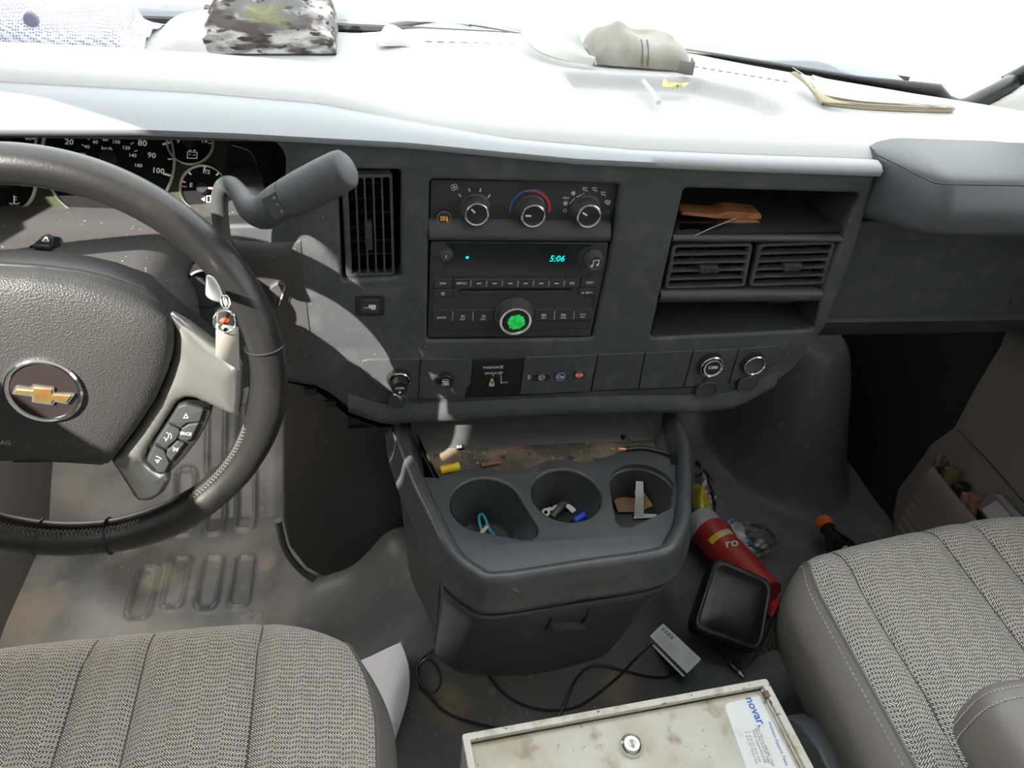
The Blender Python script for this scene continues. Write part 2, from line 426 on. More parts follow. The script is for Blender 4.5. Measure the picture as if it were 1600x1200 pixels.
# brow: rounded dark edge between pad and face
LIP = [(-.64, .8, .94), (-.349, .8, .94), (-.221, .8, .944), (-.124, .8, .943), (.044, .8, .938), (.14, .8, .931), (.228, .8, .925), (.4, .8, .921), (.605, .8, .919)]
b = MB(); rows = [[] for _ in range(9)]
for i in range(120):
    x = -.64+(1.245)*i/119
    e = Vec((x, interp(EDGE, x, 1), interp(EDGE, x, 2)-.008)); l = Vec((x, .8, interp(LIP, x, 2)))
    w = e.y-l.y
    mid = e.lerp(l, .5)+Vec((0, -.004, .008 if w > .02 else .004)); fr_ = l+Vec((0, -.007, .006))
    k = cr([e+Vec((0, .006, -.004)), e, mid, fr_, l+Vec((0, -.004, -.004)), l+Vec((0, .012, -.006))], 9)
    for q in range(9): rows[q].append(k[q])
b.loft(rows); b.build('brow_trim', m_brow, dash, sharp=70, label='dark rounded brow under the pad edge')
# right end cap of brow
# ---- face panel with openings
bot = [(446, 592), (484, 600), (514, 615), (545, 640), (600, 657), (640, 656), (725, 653), (837, 647), (960, 643), (1094, 640), (1150, 631), (1206, 602), (1240, 577), (1262, 548), (1289, 512), (1334, 400), (1366, 285)]
outl = [(-.64, .942), (-.64, .60), (-.2, .60)]+FACE.pxs(bot)+[(.603, .921), (.4, .924), (.228, .928), (.14, .934), (.044, .941), (-.124, .946)]
o_radio = rnd(FACE.pxs([(671, 281), (969, 289), (958, 370), (926, 529), (667, 533)]), .006)
o_cub = rnd(FACE.pxs([(1069, 295), (1345, 303), (1320, 362), (1288, 451), (1272, 516), (1016, 529)]), .006)
o_vent = rnd(FACE.pxs([(527, 266), (627, 266), (626, 434), (534, 440)]), .006)
o_clu = rnd([(-.60, .925), (-.60, .79)]+FACE.pxs([(350, 352), (430, 352), (444, 320), (447, 240), (420, 214)]), .02)
b = MB(); b.plate(FACE, ccw(outl), [o_radio, o_cub, o_vent, o_clu], -.03, .0, bev=.005, res=3)
b.build('face_panel', m_dash, dash, sharp=50)
# lower lip: rounded band under the switch row
b = MB(); lipb = [FACE.px(*p) for p in bot[3:12]]
sec = []
for (u, v) in cr([(u, v, 0) for u, v in lipb], 60) and [(p.x, p.y) for p in cr([(u, v, 0) for u, v in lipb], 60)]:
    sec.append([(u, .8+d, v+h) for d, h in ((-.001, .03), (-.006, .018), (-.009, .008), (-.006, .0), (.004, -.004), (.03, -.002))])
b.loft(sec); b.build('lower_lip', m_dash, dash, sharp=60)
# dark rail under the left lower edge
b = MB(); q = [onY(x, y, .815) for x, y in [(440, 596), (484, 607), (514, 625), (548, 652), (600, 668), (640, 664)]]
b.loft([[p for p in cr(q, 30)], [p+Vec((0, .01, -.012)) for p in cr(q, 30)], [p+Vec((0, .06, -.012)) for p in cr(q, 30)]])
for t in (6, 12, 18, 23):
    p = cr(q, 30)[t]; b.prism(Fr(p, (1, 0, 0), (0, 0, 1)), rect(-.008, -.009, .008, .002), 0, .003, .001)
b.build('lower_rail', m_black, dash)
# closing box behind the face so that openings read dark
b = MB(); b.prism(Fr((0, 1.0, 0), (1, 0, 0), (0, 0, 1)), [(-.10, .57), (.60, .57), (.60, .88), (-.10, .88)], -.02, .0); b.build('dash_back_wall', m_deep, dash)

# ---- radio / climate well
b = MB(); ow = o_radio
b.loft([[FACE.pt(u, v, w) for u, v in ow] for w in (-.006, -.03)], closed=True); b.build('radio_well', m_dash2, dash)
P = lambda x, y: (650+x/4.285, 265+y/4.285)
clim = MB().prism(FACE, rnd(FACE.pxs([P(95, 65), P(1390, 90), P(1320, 395), P(90, 388)], -.012), .004), -.03, -.012, .001)
W = -.0117
# printed marks on the climate panel
for a, c in [((287, 165), (299, 178)), ((355, 128), (360, 146)), ((433, 128), (428, 148)), ((496, 168), (482, 186))]:
    clim.pstroke(FACE, [P(*a), P(*c)], 1.8, W, 1)
for k in range(4):
    cx, cy = 256+13*cos(k*pi/2+.5), 118+13*sin(k*pi/2+.5)
    u, v = FACE.px(*P(cx, cy), W); s_ = FACE.sc(*P(cx, cy), W)
    clim.ring(FACE, circ(u, v, 2.9*s_, 14), circ(u, v, 2.1*s_, 14), W, W+.0002, 1)
def arc_band(mb, fr, c, r0, r1, a0, a1, w, m, taper=None, n=24):
    u, v = c; o, i_ = [], []
    for k in range(n+1):
        t = k/n; a = radians(a0+(a1-a0)*t); rr = r0 if taper is None else r1-(r1-r0)*taper(t)
        o.append(fr.pt(u+r1*cos(a), v+r1*sin(a), w)); i_.append(fr.pt(u+rr*cos(a), v+rr*sin(a), w))
    mb.loft([o, i_], m=m)
c0 = FACE.px(*P(768, 268), W); s0 = FACE.sc(*P(768, 268), W)/4.285
arc_band(clim, FACE, c0, 130*s0, 143*s0, 188, 55, W, 3, lambda t: 1-.55*t)
arc_band(clim, FACE, c0, 118*s0, 135*s0, 112, -8, W+.0001, 2, lambda t: .25+.75*min(1, 2*t))
# mode icons
c1 = FACE.px(*P(1128, 290), W)
def seatman(x, y, s=1):
    clim.pstroke(FACE, [P(x-12*s, y-14*s), P(x-6*s, y+8*s), P(x+12*s, y+6*s), P(x+16*s, y+16*s)], 1.1, W, 1)
    clim.pstroke(FACE, [P(x+2*s, y-6*s), P(x+16*s, y-10*s)], 1.0, W, 1)
    clim.poly(FACE, [FACE.px(*P(x+p, y+q), W) for p, q in ((-3, -16), (6, -16), (1, -8))], W, 1)
for x, y in ((1130, 132), (1195, 132), (1252, 162)): seatman(x, y)
for x, y in ((1053, 158), (1001, 226)):
    for k in range(3):
        a = k*pi/3+.2; clim.pstroke(FACE, [P(x-17*cos(a), y-17*sin(a)), P(x+17*cos(a), y+17*sin(a))], .9, W, 1)
    u, v = FACE.px(*P(x, y), W); clim.ring(FACE, circ(u, v, 2.6*s0*4.285, 12), circ(u, v, 1.7*s0*4.285, 12), W, W+.0002, 1)
clim.ptext(FACE, 'MAX', *P(1006, 190), 3.2, W, m=1, bold=.02)
u, v = FACE.px(*P(997, 274), W); clim.ring(FACE, circ(u, v, 3*s0*4.285, 16), circ(u, v, 2.2*s0*4.285, 16), W, W+.0002, 1)
u, v = FACE.px(*P(1283, 215), W); clim.ring(FACE, circ(u, v, 5*s0*4.285, 16, 3*s0*4.285), circ(u, v, 4*s0*4.285, 16, 2*s0*4.285), W, W+.0002, 1)
seatman(1283, 226, .8)
clim.pstroke(FACE, [P(1270, 280), P(1300, 280), P(1286, 298)], .9, W, 4, closed=True)
clim.pstroke(FACE, [P(1030, 228), P(1062, 192)], 1.2, W, 1); clim.pstroke(FACE, [P(1075, 184), P(1108, 168)], 1.2, W, 1); clim.pstroke(FACE, [P(1120, 163), P(1126, 160)], 1.2, W, 1)
climo = clim.build('climate_panel', [m_panelblk, m_white, m_red, m_blue, mat('print_green', (.05, .25, .14), .5)], dash)
def knob(name, par, front, rpx, w0, w1, rb=1.13, mark=None, mats=None, face=None, ribs=0, chrome=True):
    u, v = FACE.px(*front, w1); r = rpx*FACE.sc(*front, w1)
    k = MB(); k.lathe(FACE, u, v, [(r*rb*1.12, w0), (r*rb*1.1, w0+.002), (r*rb, w0+.003), (r*1.03, w1-.004), (r*1.0, w1-.002)], 40, 0, ribs=ribs, ribd=.0006)
    if chrome: k.lathe(FACE, u, v, [(r, w1-.002), (r*.99, w1-.0004), (r*.94, w1), (r*.84, w1-.0004), (r*.80, w1-.002)], 40, 1)
    else: k.lathe(FACE, u, v, [(r, w1-.002), (r*.97, w1), (r*.80, w1-.0005)], 40, 0)
    k.lathe(FACE, u, v, [(r*.80, w1-.002 if chrome else w1-.0005), (r*.4, w1-.0013), (0.0001, w1-.001)], 40, 2)
    if mark: 
        a, l0, l1 = mark; a = radians(a)
        k.stroke(FACE, [(u+r*l0*cos(a), v+r*l0*sin(a)), (u+r*l1*cos(a), v+r*l1*sin(a))], r*.14, w1-.0008, 3)
    if face: face(k, u, v, r, w1)
    return k.build(name, mats or [m_dash2, m_chrome, m_black, m_white], par)
knob('climate_knob', climo, P(408, 304), 19.3, -.012, .008, mark=(135, .25, .62))
knob('climate_knob', climo, P(787, 314), 19.3, -.012, .008, mark=(178, .22, .6))
knob('climate_knob', climo, P(1160, 316), 19.3, -.012, .008, mark=(152, .22, .6))
u, v = FACE.px(*P(188, 326), -.008); s_ = FACE.sc(*P(188, 326), 0)
b = MB(); b.lathe(FACE, u, v, [(11.3*s_, -.012), (11.3*s_, -.009), (10*s_, -.008), (.0001, -.0078)], 28, 0)
b.ring(FACE, circ(u, v, 11.3*s_, 28), circ(u, v, 10.6*s_, 28), -.0088, -.0082, 2)
b.stroke(FACE, [(u-5*s_, v+3*s_), (u+4*s_, v+3*s_), (u+4*s_, v-3*s_), (u-5*s_, v-3*s_)], 1.1*s_, -.0074, 1, closed=True)
b.stroke(FACE, [(u+5.5*s_, v+1*s_), (u+5.5*s_, v-6*s_)], 1.4*s_, -.0074, 1); b.stroke(FACE, [(u-2*s_, v), (u+1*s_, v)], 2*s_, -.0074, 1)
b.build('defogger_button', [m_panelblk, m_orange, m_grey], climo)
# ledge between climate and radio
b = MB(); L0 = FACE.px(*P(88, 395)); L1 = FACE.px(*P(1312, 400)); 
z0 = FACE.px(*P(88, 478))[1]; z1 = FACE.px(*P(88, 402))[1]
rowsl = [[(x, .8+d, z) for x in (L0[0], (L0[0]+L1[0])/2, L1[0])] for d, z in ((.012, z1+.008), (.004, z1+.002), (-.0005, z1-.006), (-.0005, z0+.002), (.004, z0-.001), (.02, z0-.002))]
b.loft(rowsl); b.build('climate_ledge', m_dash2, dash, sharp=80)
# ---- radio
radf = FACE.pxs([P(97, 484), P(1288, 490), P(1270, 640), P(1166, 1116), P(77, 1124)], -.003)
rad = MB().prism(FACE, rnd(radf, .002), -.03, -.003, .0008)
def rq(z, w): return FACE.pxs([P(*p) for p in z], w)
rad.pstroke(FACE, [P(108, 852), P(106, 1080), P(560, 1076)], .7, -.0028, 1); rad.pstroke(FACE, [P(770, 1072), P(1150, 1064), P(1192, 850)], .7, -.0028, 1)
rad.prism(FACE, rnd(rq([(285, 812), (310, 800), (1030, 797), (1050, 808), (1020, 824), (305, 828)], -.002), .001), -.003, -.0026, 0, m=1)
rad.prism(FACE, rnd(rq([(300, 815), (1030, 811), (1020, 824), (305, 830)], -.002), .001), -.003, -.0014, .0004, m=0)
u, v = FACE.px(*P(1095, 1067), -.002); s_ = FACE.sc(*P(1095, 1067)); rad.ring(FACE, circ(u, v, 3.6*s_, 16), circ(u, v, 2.3*s_, 16), -.003, -.0022, 2); rad.disc(FACE, u, v, 2.3*s_, -.0028, 1)
radio = rad.build('radio', [m_panelblk, m_deep, m_dash2], dash)
def rarc(cx, cy, r, a0, a1, n=8): return [(cx+r*cos(radians(a0+(a1-a0)*i/n)), cy+r*sin(radians(a0+(a1-a0)*i/n))) for i in range(n+1)]
dsp = MB().prism(FACE, rq([(196, 496)]+[(1190, 494)]+rarc(1175, 600, 90, -80, -170, 6)+rarc(1175, 600, 90, -180, -260, 6)+[(1158, 715), (194, 717)]+rarc(196, 572, 60, 90, -85, 10), -.002), -.003, -.0022, .0002)
dsp.ptext(FACE, '5:06', *P(945, 598), 10.5, -.0018, m=1, bold=.015, shear=.12, sx=.95)
u, v = FACE.px(*P(343, 588), -.002); dsp.disc(FACE, u, v, 2.5*FACE.sc(*P(343, 588)), -.0018, 1)
dsp.build('display', [m_glossblk, m_cyan], radio, label='dark radio display with teal clock digits')
def rbtn(z, txt=None, tp=None, hp=3.4, extra=None, bar=False, name='radio_button'):
    w1 = -.0012
    b = MB().prism(FACE, rnd(rq(z, w1), .0008, 3), -.003, w1, .0007, 0)
    if txt: b.ptext(FACE, txt, *P(*tp), hp, w1+.0002, m=1, bold=.015)
    if extra: extra(b, w1+.0002)
    if bar: b.pstroke(FACE, [P(z[1][0]+2, z[1][1]+12), P(z[2][0]+1, z[2][1]-10)], 1.3, w1+.0003, 2)
    return b.build(name, [m_panelblk, m_white, m_grey], radio)
def Q(x0, y0, x1, y1, sl=3): return [(x0, y0), (x1, y0-1), (x1-sl, y1), (x0-sl, y1+1)]
rbtn(Q(121, 732, 242, 794), 'FAV', (181, 763), 4.2)
def clockicon(b, w):
    u, v = FACE.px(*P(181, 831), w); s = FACE.sc(*P(181, 831)); b.ring(FACE, circ(u, v, 2.9*s, 14), circ(u, v, 2.1*s, 14), w, w+.0002, 1)
    b.stroke(FACE, [(u, v+1.6*s), (u, v), (u+1.2*s, v)], .6*s, w, 1)
rbtn(Q(117, 803, 245, 851), extra=clockicon)
xs = [256, 369, 475, 580, 684, 788, 891, 994, 1098]
for i in range(8):
    z = Q(xs[i]+1, 734, xs[i+1]-1, 792)
    if i == 0: rbtn(z, 'MENU', (306, 762), 4.2, bar=True)
    elif i < 7: rbtn(z, extra=lambda b, w, i=i: b.pstroke(FACE, [P((xs[i]+xs[i+1])/2-12, 763), P((xs[i]+xs[i+1])/2+12, 762)], 1.7, w, 1), bar=True)
    else: rbtn(z, 'EQ', (1046, 761), 4.2)
rbtn(Q(1106, 729, 1222, 788), 'CAT', (1164, 758), 4.2)
rbtn(Q(1092, 800, 1205, 846), '\u25b2EJECT' if False else 'EJECT', (1158, 824), 3.2, extra=lambda b, w: b.poly(FACE, [FACE.px(*P(1118+p, 824+q), w) for p, q in ((-7, 7), (7, 7), (2, -7))], w, 1))
def tri(b, w, x, y, d, n=1, bar=0):
    for k in range(n):
        xx = x+k*16*d; b.pstroke(FACE, [P(xx-7*d, y-8), P(xx+7*d, y), P(xx-7*d, y+8)], .8, w, 1, closed=True)
    if bar: b.pstroke(FACE, [P(x+10*d, y-9), P(x+10*d, y+9)], .9, w, 1)
rbtn(Q(112, 942, 246, 1018), 'BAND', (172, 992), 3.8, bar=True)
rbtn(Q(252, 942, 382, 1020), 'SEEK', (313, 1003), 3, extra=lambda b, w: tri(b, w, 316, 982, -1, 1, 1), bar=True)
rbtn(Q(388, 942, 520, 1024), 'SEEK', (449, 1002), 3, extra=lambda b, w: tri(b, w, 452, 982, 1, 1, 1))
rbtn(Q(796, 938, 928, 1012), 'REV', (854, 994), 3, extra=lambda b, w: tri(b, w, 862, 974, -1, 2), bar=True)
rbtn(Q(934, 936, 1058, 1010), 'FWD', (986, 994), 3, extra=lambda b, w: tri(b, w, 982, 974, 1, 2), bar=True)
rbtn(Q(1064, 932, 1180, 1006), 'AUX', (1117, 970), 3, extra=lambda b, w: b.ptext(FACE, 'PLR', *P(1115, 988), 3, w, m=1, bold=.015))
# info button, tune knob, volume knob
u, v = FACE.px(*P(200, 577), .0); s_ = FACE.sc(*P(200, 577))
b = MB(); b.lathe(FACE, u, v, [(11.5*s_, -.003), (11*s_, -.002), (8.5*s_, -.0015), (8*s_, .001), (7*s_, .0018), (.0001, .002)], 28); b.text(FACE, 'i', u, v, 6*s_, .0026, m=1, bold=.05)
b.build('info_button', [m_dash2, m_white], radio)
def notes(k, u, v, r, w1):
    w = w1+.0003; k.stroke(FACE, [(u-.3*r, v-.35*r), (u-.3*r, v+.4*r), (u+.4*r, v+.5*r), (u+.4*r, v-.2*r)], .1*r, w, 3)
    k.disc(FACE, u-.42*r, v-.35*r, .17*r, w, 3, 10); k.disc(FACE, u+.28*r, v-.2*r, .17*r, w, 3, 10)
knob('tuning_knob', radio, P(1202, 628), 12.2, -.003, .009, 1.15, face=notes, ribs=1, chrome=False, mats=[m_dash2, m_chrome, m_panelblk, m_white])
def blob(k, u, v, r, w1):
    random.seed(3); k.poly(FACE, [(u+r*.04+r*(.52+.07*random.uniform(-1, 1))*cos(2*pi*i/40), v+r*.02+r*(.52+.07*random.uniform(-1, 1))*sin(2*pi*i/40)) for i in range(40)], w1+.0004, 3)
knob('volume_knob', radio, P(668, 1022), 25.5, -.003, .015, 1.1, face=blob, ribs=1, mats=[m_dash2, m_chrome, m_black, m_green])

# ---- right storage opening
def cubby(name, poly, depth, sh=.9, dz=0):
    b = MB(); c = (sum(p[0] for p in poly)/len(poly), sum(p[1] for p in poly)/len(poly))
    back = [(c[0]+(u-c[0])*sh, c[1]+(v-c[1])*sh+dz) for u, v in poly]
    b.loft([[FACE.pt(u, v, -.004) for u, v in poly], [FACE.pt(u, v, -depth) for u, v in back]], closed=True)
    b.add([FACE.pt(u, v, -depth) for u, v in back], [list(range(len(back)))])
    return b.build(name, m_panelblk, dash)
cubby('upper_cubby', rnd(FACE.pxs([(1069, 295), (1345, 303), (1320, 364), (1055, 368)]), .004), .14)
cubby('lower_cubby', rnd(FACE.pxs([(1036, 464), (1284, 458), (1272, 516), (1016, 529)]), .004), .12, .92, .008)
for (a, c, h0, h1) in (((1053, 368), (1322, 364), 366, 379), ((1034, 457), (1290, 450), 455, 474)):
    x0, zt = FACE.px(*a); x1, _ = FACE.px(*c); zb = FACE.px(a[0], a[1]+(h1-h0))[1]
    b = MB(); b.loft([[(x, .8+d, z) for x in (x0, x1)] for d, z in ((.05, zt-.004), (.006, zt), (0, zt-.003), (-.0005, (zt+zb)/2), (.002, zb+.002), (.03, zb))])
    b.build('cubby_ledge', m_dash2, dash, sharp=70)
def vent(name, fr, outer, slots, vanes, tab, w=-.008, deep=-.05, rr=.006):
    b = MB(); b.plate(fr, ccw(rnd(outer, rr)), [rnd(s, .0028, 4) for s in slots], w-.012, w, .001, res=1)
    o = b.build(name, m_dash, dash)
    v = MB(); 
    for q in vanes: v.prism(fr, q, deep+.005, w-.018, 0)
    v.build('vane', m_dash2, o)
    t = MB(); t.prism(fr, rnd(tab, .002), w-.01, w+.006, .001)
    u0, v0 = min(p[0] for p in tab), min(p[1] for p in tab); u1, v1 = max(p[0] for p in tab), max(p[1] for p in tab)
    for k in range(3):
        if v1-v0 > u1-u0: t.prism(fr, rect(u0, v0+(v1-v0)*(.3+.2*k)-.0006, u1, v0+(v1-v0)*(.3+.2*k)+.0006), w+.006, w+.0068)
        else: t.prism(fr, rect(u0+(u1-u0)*(.3+.2*k)-.0006, v0, u0+(u1-u0)*(.3+.2*k)+.0006, v1), w+.006, w+.0068)
    t.build('vent_tab', m_panelblk, o)
    k = MB(); c = ccw(inset(ccw(outer), .001)); k.loft([[fr.pt(*p, w-.004) for p in c], [fr.pt(*p, deep) for p in c]], closed=True); k.add([fr.pt(*p, deep) for p in c], [list(range(len(c)))])
    k.build('vent_duct', m_deep, o)
    return o
def quadgrid(q, s, t): # bilinear in px quad TL,TR,BR,BL
    a = Vec(q[0]).lerp(Vec(q[1]), s); c = Vec(q[3]).lerp(Vec(q[2]), s); return tuple(a.lerp(c, t))
def subq(q, s0, t0, s1, t1): return [quadgrid(q, *p) for p in ((s0, t0), (s1, t0), (s1, t1), (s0, t1))]
for q in ([(1051, 383), (1177, 381), (1164, 448), (1038, 452)], [(1187, 382), (1306, 378), (1288, 444), (1170, 448)]):
    w = -.006; uq = FACE.pxs(q, w)
    slots = [subq(uq, .045, .06+.186*k, .955, .06+.186*k+.145) for k in range(5)]
    vanes = [subq(uq, s-.008, .03, s+.008, .97) for s in (.15, .34, .5, .71, .86)]
    vent('air_vent', FACE, uq, slots, vanes, subq(uq, .38, .46, .60, .60), w)
q = [(533, 274), (613, 272), (617, 431), (541, 434)]; w = -.006; uq = FACE.pxs(q, w)
slots = [subq(uq, .12+.172*k, .03, .12+.172*k+.135, .97) for k in range(5)]
vent('air_vent', FACE, uq, slots, [subq(uq, .02, s-.006, .98, s+.006) for s in (.14, .28, .42, .56, .70, .84)], subq(uq, .42, .44, .56, .70), w)
# ---- tow haul button
u, v = FACE.px(578, 477); s_ = FACE.sc(578, 477)
b = MB(); b.prism(FACE, rnd(rect(u-23*s_, v-20*s_, u+23*s_, v+20*s_), .006), -.001, .0012, .0008, m=2); b.prism(FACE, rnd(rect(u-15*s_, v-13*s_, u+15*s_, v+13*s_), .003), .001, .0035, .001)
b.poly(FACE, rect(u-2*s_, v-1*s_, u+9*s_, v+4*s_), .0038, 1); b.stroke(FACE, [(u-9*s_, v-1.5*s_), (u+9*s_, v-1.5*s_)], 1.1*s_, .0038, 1)
for k in (3, 7): b.disc(FACE, u+k*s_, v-3.5*s_, 1.9*s_, .0038, 1, 12)
b.build('trailer_button', [m_panelblk, m_white, m_black], dash)
# ---- switch row
S4 = lambda x, y: (540+x/4, 530+y/4)
rowout = [(562, 572), (566, 564), (574, 561.5), (656, 561), (738, 561), (818, 558), (935, 554), (1084, 548), (1155, 545), (1218, 540), (1228, 546), (1226, 555), (1200, 577), (1140, 600), (1068, 606), (923, 612), (812, 618), (733, 621), (653, 624), (625, 621), (590, 605), (570, 588)]
b = MB().prism(FACE, rnd(FACE.pxs(rowout), .002, 3), -.004, .0004); rowo = b.build('switch_panel', m_black, dash, label='row of switch and socket plates along the lower dash')
def splate(pts, mt=None, mk=None, name='switch_plate'):
    b = MB().prism(FACE, rnd(inset(ccw(FACE.pxs(pts, .0018)), .0005), .001, 3), 0, .0018, .0006, 0)
    if mk: mk(b)
    return b.build(name, [mt or m_dash, m_white, m_black, m_cream], rowo)
m_cream = mat('knob_cream', (.55, .45, .32), .4)
splate([(562, 573), (566, 564), (575, 561.5), (656, 561), (653, 624), (625, 621), (592, 606), (571, 588)])
def esc(b):
    u, v = FACE.px(696, 596, .008); s = FACE.sc(696, 596)
    b.lathe(FACE, u, v, [(13.5*s, .0015), (13*s, .004), (11.5*s, .0045), (11.5*s, .0075), (10.5*s, .0085), (.0001, .009)], 28, 2)
    b.text(FACE, 'OFF', u, v-5*s, 5*s, .0094, m=1, bold=.03)
    b.stroke(FACE, [(u-5*s, v+1*s), (u-3*s, v+5*s), (u+3*s, v+5*s), (u+5*s, v+1*s)], 1.2*s, .0094, 1, closed=True)
    b.stroke(FACE, [(u-3*s, v+0*s), (u-1*s, v-1.5*s), (u+1*s, v), (u+3*s, v-1.5*s)], .9*s, .0094, 1)
splate([(657, 561), (738.5, 562), (736, 600), (729, 608), (726, 622), (653.5, 624)], mk=esc)
def pab(b):
    w = .0021
    b.ptext(FACE, 'PASSENGER', *S4(910, 177), 4.1, w, m=1, bold=.01, sx=.85); b.ptext(FACE, 'AIR BAG OFF', *S4(926, 213), 4.1, w, m=1, bold=.01, sx=.85)
    b.ptext(FACE, 'ON', *S4(997, 271), 3.6, w, m=1); b.pstroke(FACE, [S4(970, 222), S4(973, 272)], .8, w, 1); b.pstroke(FACE, [S4(970, 272), S4(977, 272)], 2, w, 1)
    b.pstroke(FACE, [S4(920, 228), S4(925, 228)], 1.6, w, 1)
    b.pstroke(FACE, [S4(964, 182), S4(974, 170), S4(984, 182)], 1, w, 1); b.pstroke(FACE, [S4(966, 165), S4(986, 167)], 1, w, 1); b.pstroke(FACE, [S4(974, 168), S4(976, 182)], 1, w, 1)
    u, v = FACE.px(*S4(920, 278), .002); s = FACE.sc(*S4(920, 278)); b.ring(FACE, circ(u, v, 9.5*s, 24), circ(u, v, 8.8*s, 24), .0018, .0022, 2)
    b.prism(FACE, rnd(FACE.pxs([S4(912, 250), S4(922, 252), S4(932, 292), S4(915, 300), S4(894, 294)], .004), .0015), .0018, .0045, .001, m=3)
    b.poly(FACE, FACE.pxs([S4(908, 278), S4(920, 256), S4(922, 276)], .0048), .0048, 2)
splate([(739.5, 561.5), (818, 558.5), (810.5, 616.5), (733.5, 620.5)], m_black, pab)
p4 = splate([(819.5, 558.5), (934, 554.5), (922, 612), (812, 617)])
def onbtn(c, rx, ry, col, txt, m2, name, rr=.5):
    u, v = FACE.px(*S4(*c), .003); s = FACE.sc(*S4(*c))
    b = MB().prism(FACE, rnd(rect(u-rx*s, v-ry*s, u+rx*s, v+ry*s), min(rx, ry)*s*rr, 6), .0015, .0038, .001, m=0)
    b.ring(FACE, circ(u, v, ry*.82*s, 28), circ(u, v, ry*.66*s, 28), .0038, .0041, 1)
    if txt == 'SOS': b.disc(FACE, u, v, ry*.66*s, .0040, 1)
    if txt: b.text(FACE, txt, u, v, ry*.62*s, .0043, m=2, bold=.03)
    else: b.stroke(FACE, [(u-3*s, v-2.5*s), (u+1*s, v-1*s), (u+3*s, v+3*s)], 1.6*s, .0043, 1); b.disc(FACE, u-2*s, v+1.5*s, 1.6*s, .0043, 2)
    b.build(name, [m_black, col, m2], rowo)
m_plum = mat('ring_blue', (.25, .28, .5), .5); m_lime = mat('print_lime', (.45, .48, .33), .5)
onbtn((1224, 237), 13, 6.5, m_lime, '', m_lime, 'call_button', .7); onbtn((1342, 232), 9.3, 9.3, m_plum, 'On', m_white, 'assist_button', .96); onbtn((1459, 222), 9, 7.5, m_red, 'SOS', m_white, 'emergency_button', .7)
u, v = FACE.px(*S4(1146, 238), .002); s_ = FACE.sc(826, 590); b = MB().prism(FACE, rnd(rect(u-1.8*s_, v-4*s_, u+1.8*s_, v+4*s_), 1.7*s_, 4), .0015, .0028, .0005); b.build('status_light', m_grey, rowo)
splate([(935.5, 554), (1008, 551), (996.5, 608), (923.5, 611.5)]); splate([(1009, 551), (1083, 548), (1067.5, 605), (997.5, 608)])
splate([(1084.5, 548), (1154, 545), (1137.5, 600), (1069, 605)]); splate([(1155.5, 545), (1217, 540.5), (1227, 546), (1225, 555), (1200, 576), (1139, 599.5)])
# ---- power sockets and hanging caps
def socket(c, capc, rpx, w1=.010, cap=True):
    u, v = FACE.px(c[0], c[1], w1); s = FACE.sc(*c, w1); r = rpx*s
    b = MB(); b.lathe(FACE, u, v, [(r*1.12, .0015), (r*1.1, .005), (r*1.02, .0055), (r, w1-.002), (r*.98, w1)], 32, 0); b.lathe(FACE, u, v, [(r*.98, w1), (r*.9, w1+.001), (r*.8, w1), (r*.76, -.02)], 32, 1); b.disc(FACE, u, v, r*.77, -.015, 2)
    o = b.build('power_socket', [m_black, m_chrome, m_deep], rowo)
    uc, vc = FACE.px(capc[0], capc[1], .004); rc = rpx*.93*s
    k = MB(); k.lathe(FACE, uc, vc, [(rc, .002), (rc, .005), (rc*.93, .0062), (rc*.82, .0058), (rc*.80, .0042), (.0001, .004)], 32, 0)
    d = Vec((u-uc, v-vc)).normalized(); st = Vec((uc, vc))+d*rc*.85; k.stroke(FACE, [tuple(st), (u-d.x*r*.95, v-d.y*r*.95)], r*.45, .003, 0, h=.002)
    k.build('socket_cap', m_dash2, o)
    return u, v, r, w1
sk = [socket((624, 597), (621, 627), 18), socket((1113, 574), (1104, 610), 18.5), socket((1180, 572), (1168, 601), 17)]
def charger(k, label, led):
    u, v, r, w1 = sk[k]; t = thing('usb_charger', label, 'charger', FACE.pt(u, v, w1), )
    b = MB(); rr = r*.74; h = w1+(.014 if led else .002)
    b.lathe(FACE, u, v, [(rr, -.012), (rr, h-.002), (rr*.94, h)], 32, 0); b.disc(FACE, u, v, rr*.94, h, 0)
    if not led: b.lathe(FACE, u, v, [(rr*1.0, h-.001), (rr*.99, h+.0006), (rr*.86, h+.0004)], 32, 2)
    b.build('charger_body', [m_black, m_white, m_chrome], t)
    p = MB(); p.ring(FACE, rect(u-.5*rr, v-.05*rr, u+.5*rr, v+.25*rr), rect(u-.45*rr, v-.01*rr, u+.45*rr, v+.21*rr), h, h+.0006); p.poly(FACE, rect(u-.1*rr, v+.05*rr, u+.45*rr, v+.17*rr), h+.0003)
    p.build('usb_port', m_grey if led else m_white, t)
    if led: MB().disc(FACE, u, v-.5*rr, .12*rr, h+.0006).build('indicator_light', m_ledblue, t)
charger(0, 'black usb charger with blue light in the leftmost power socket', True)
charger(1, 'chrome ringed usb charger sitting flush in the middle power socket', False)

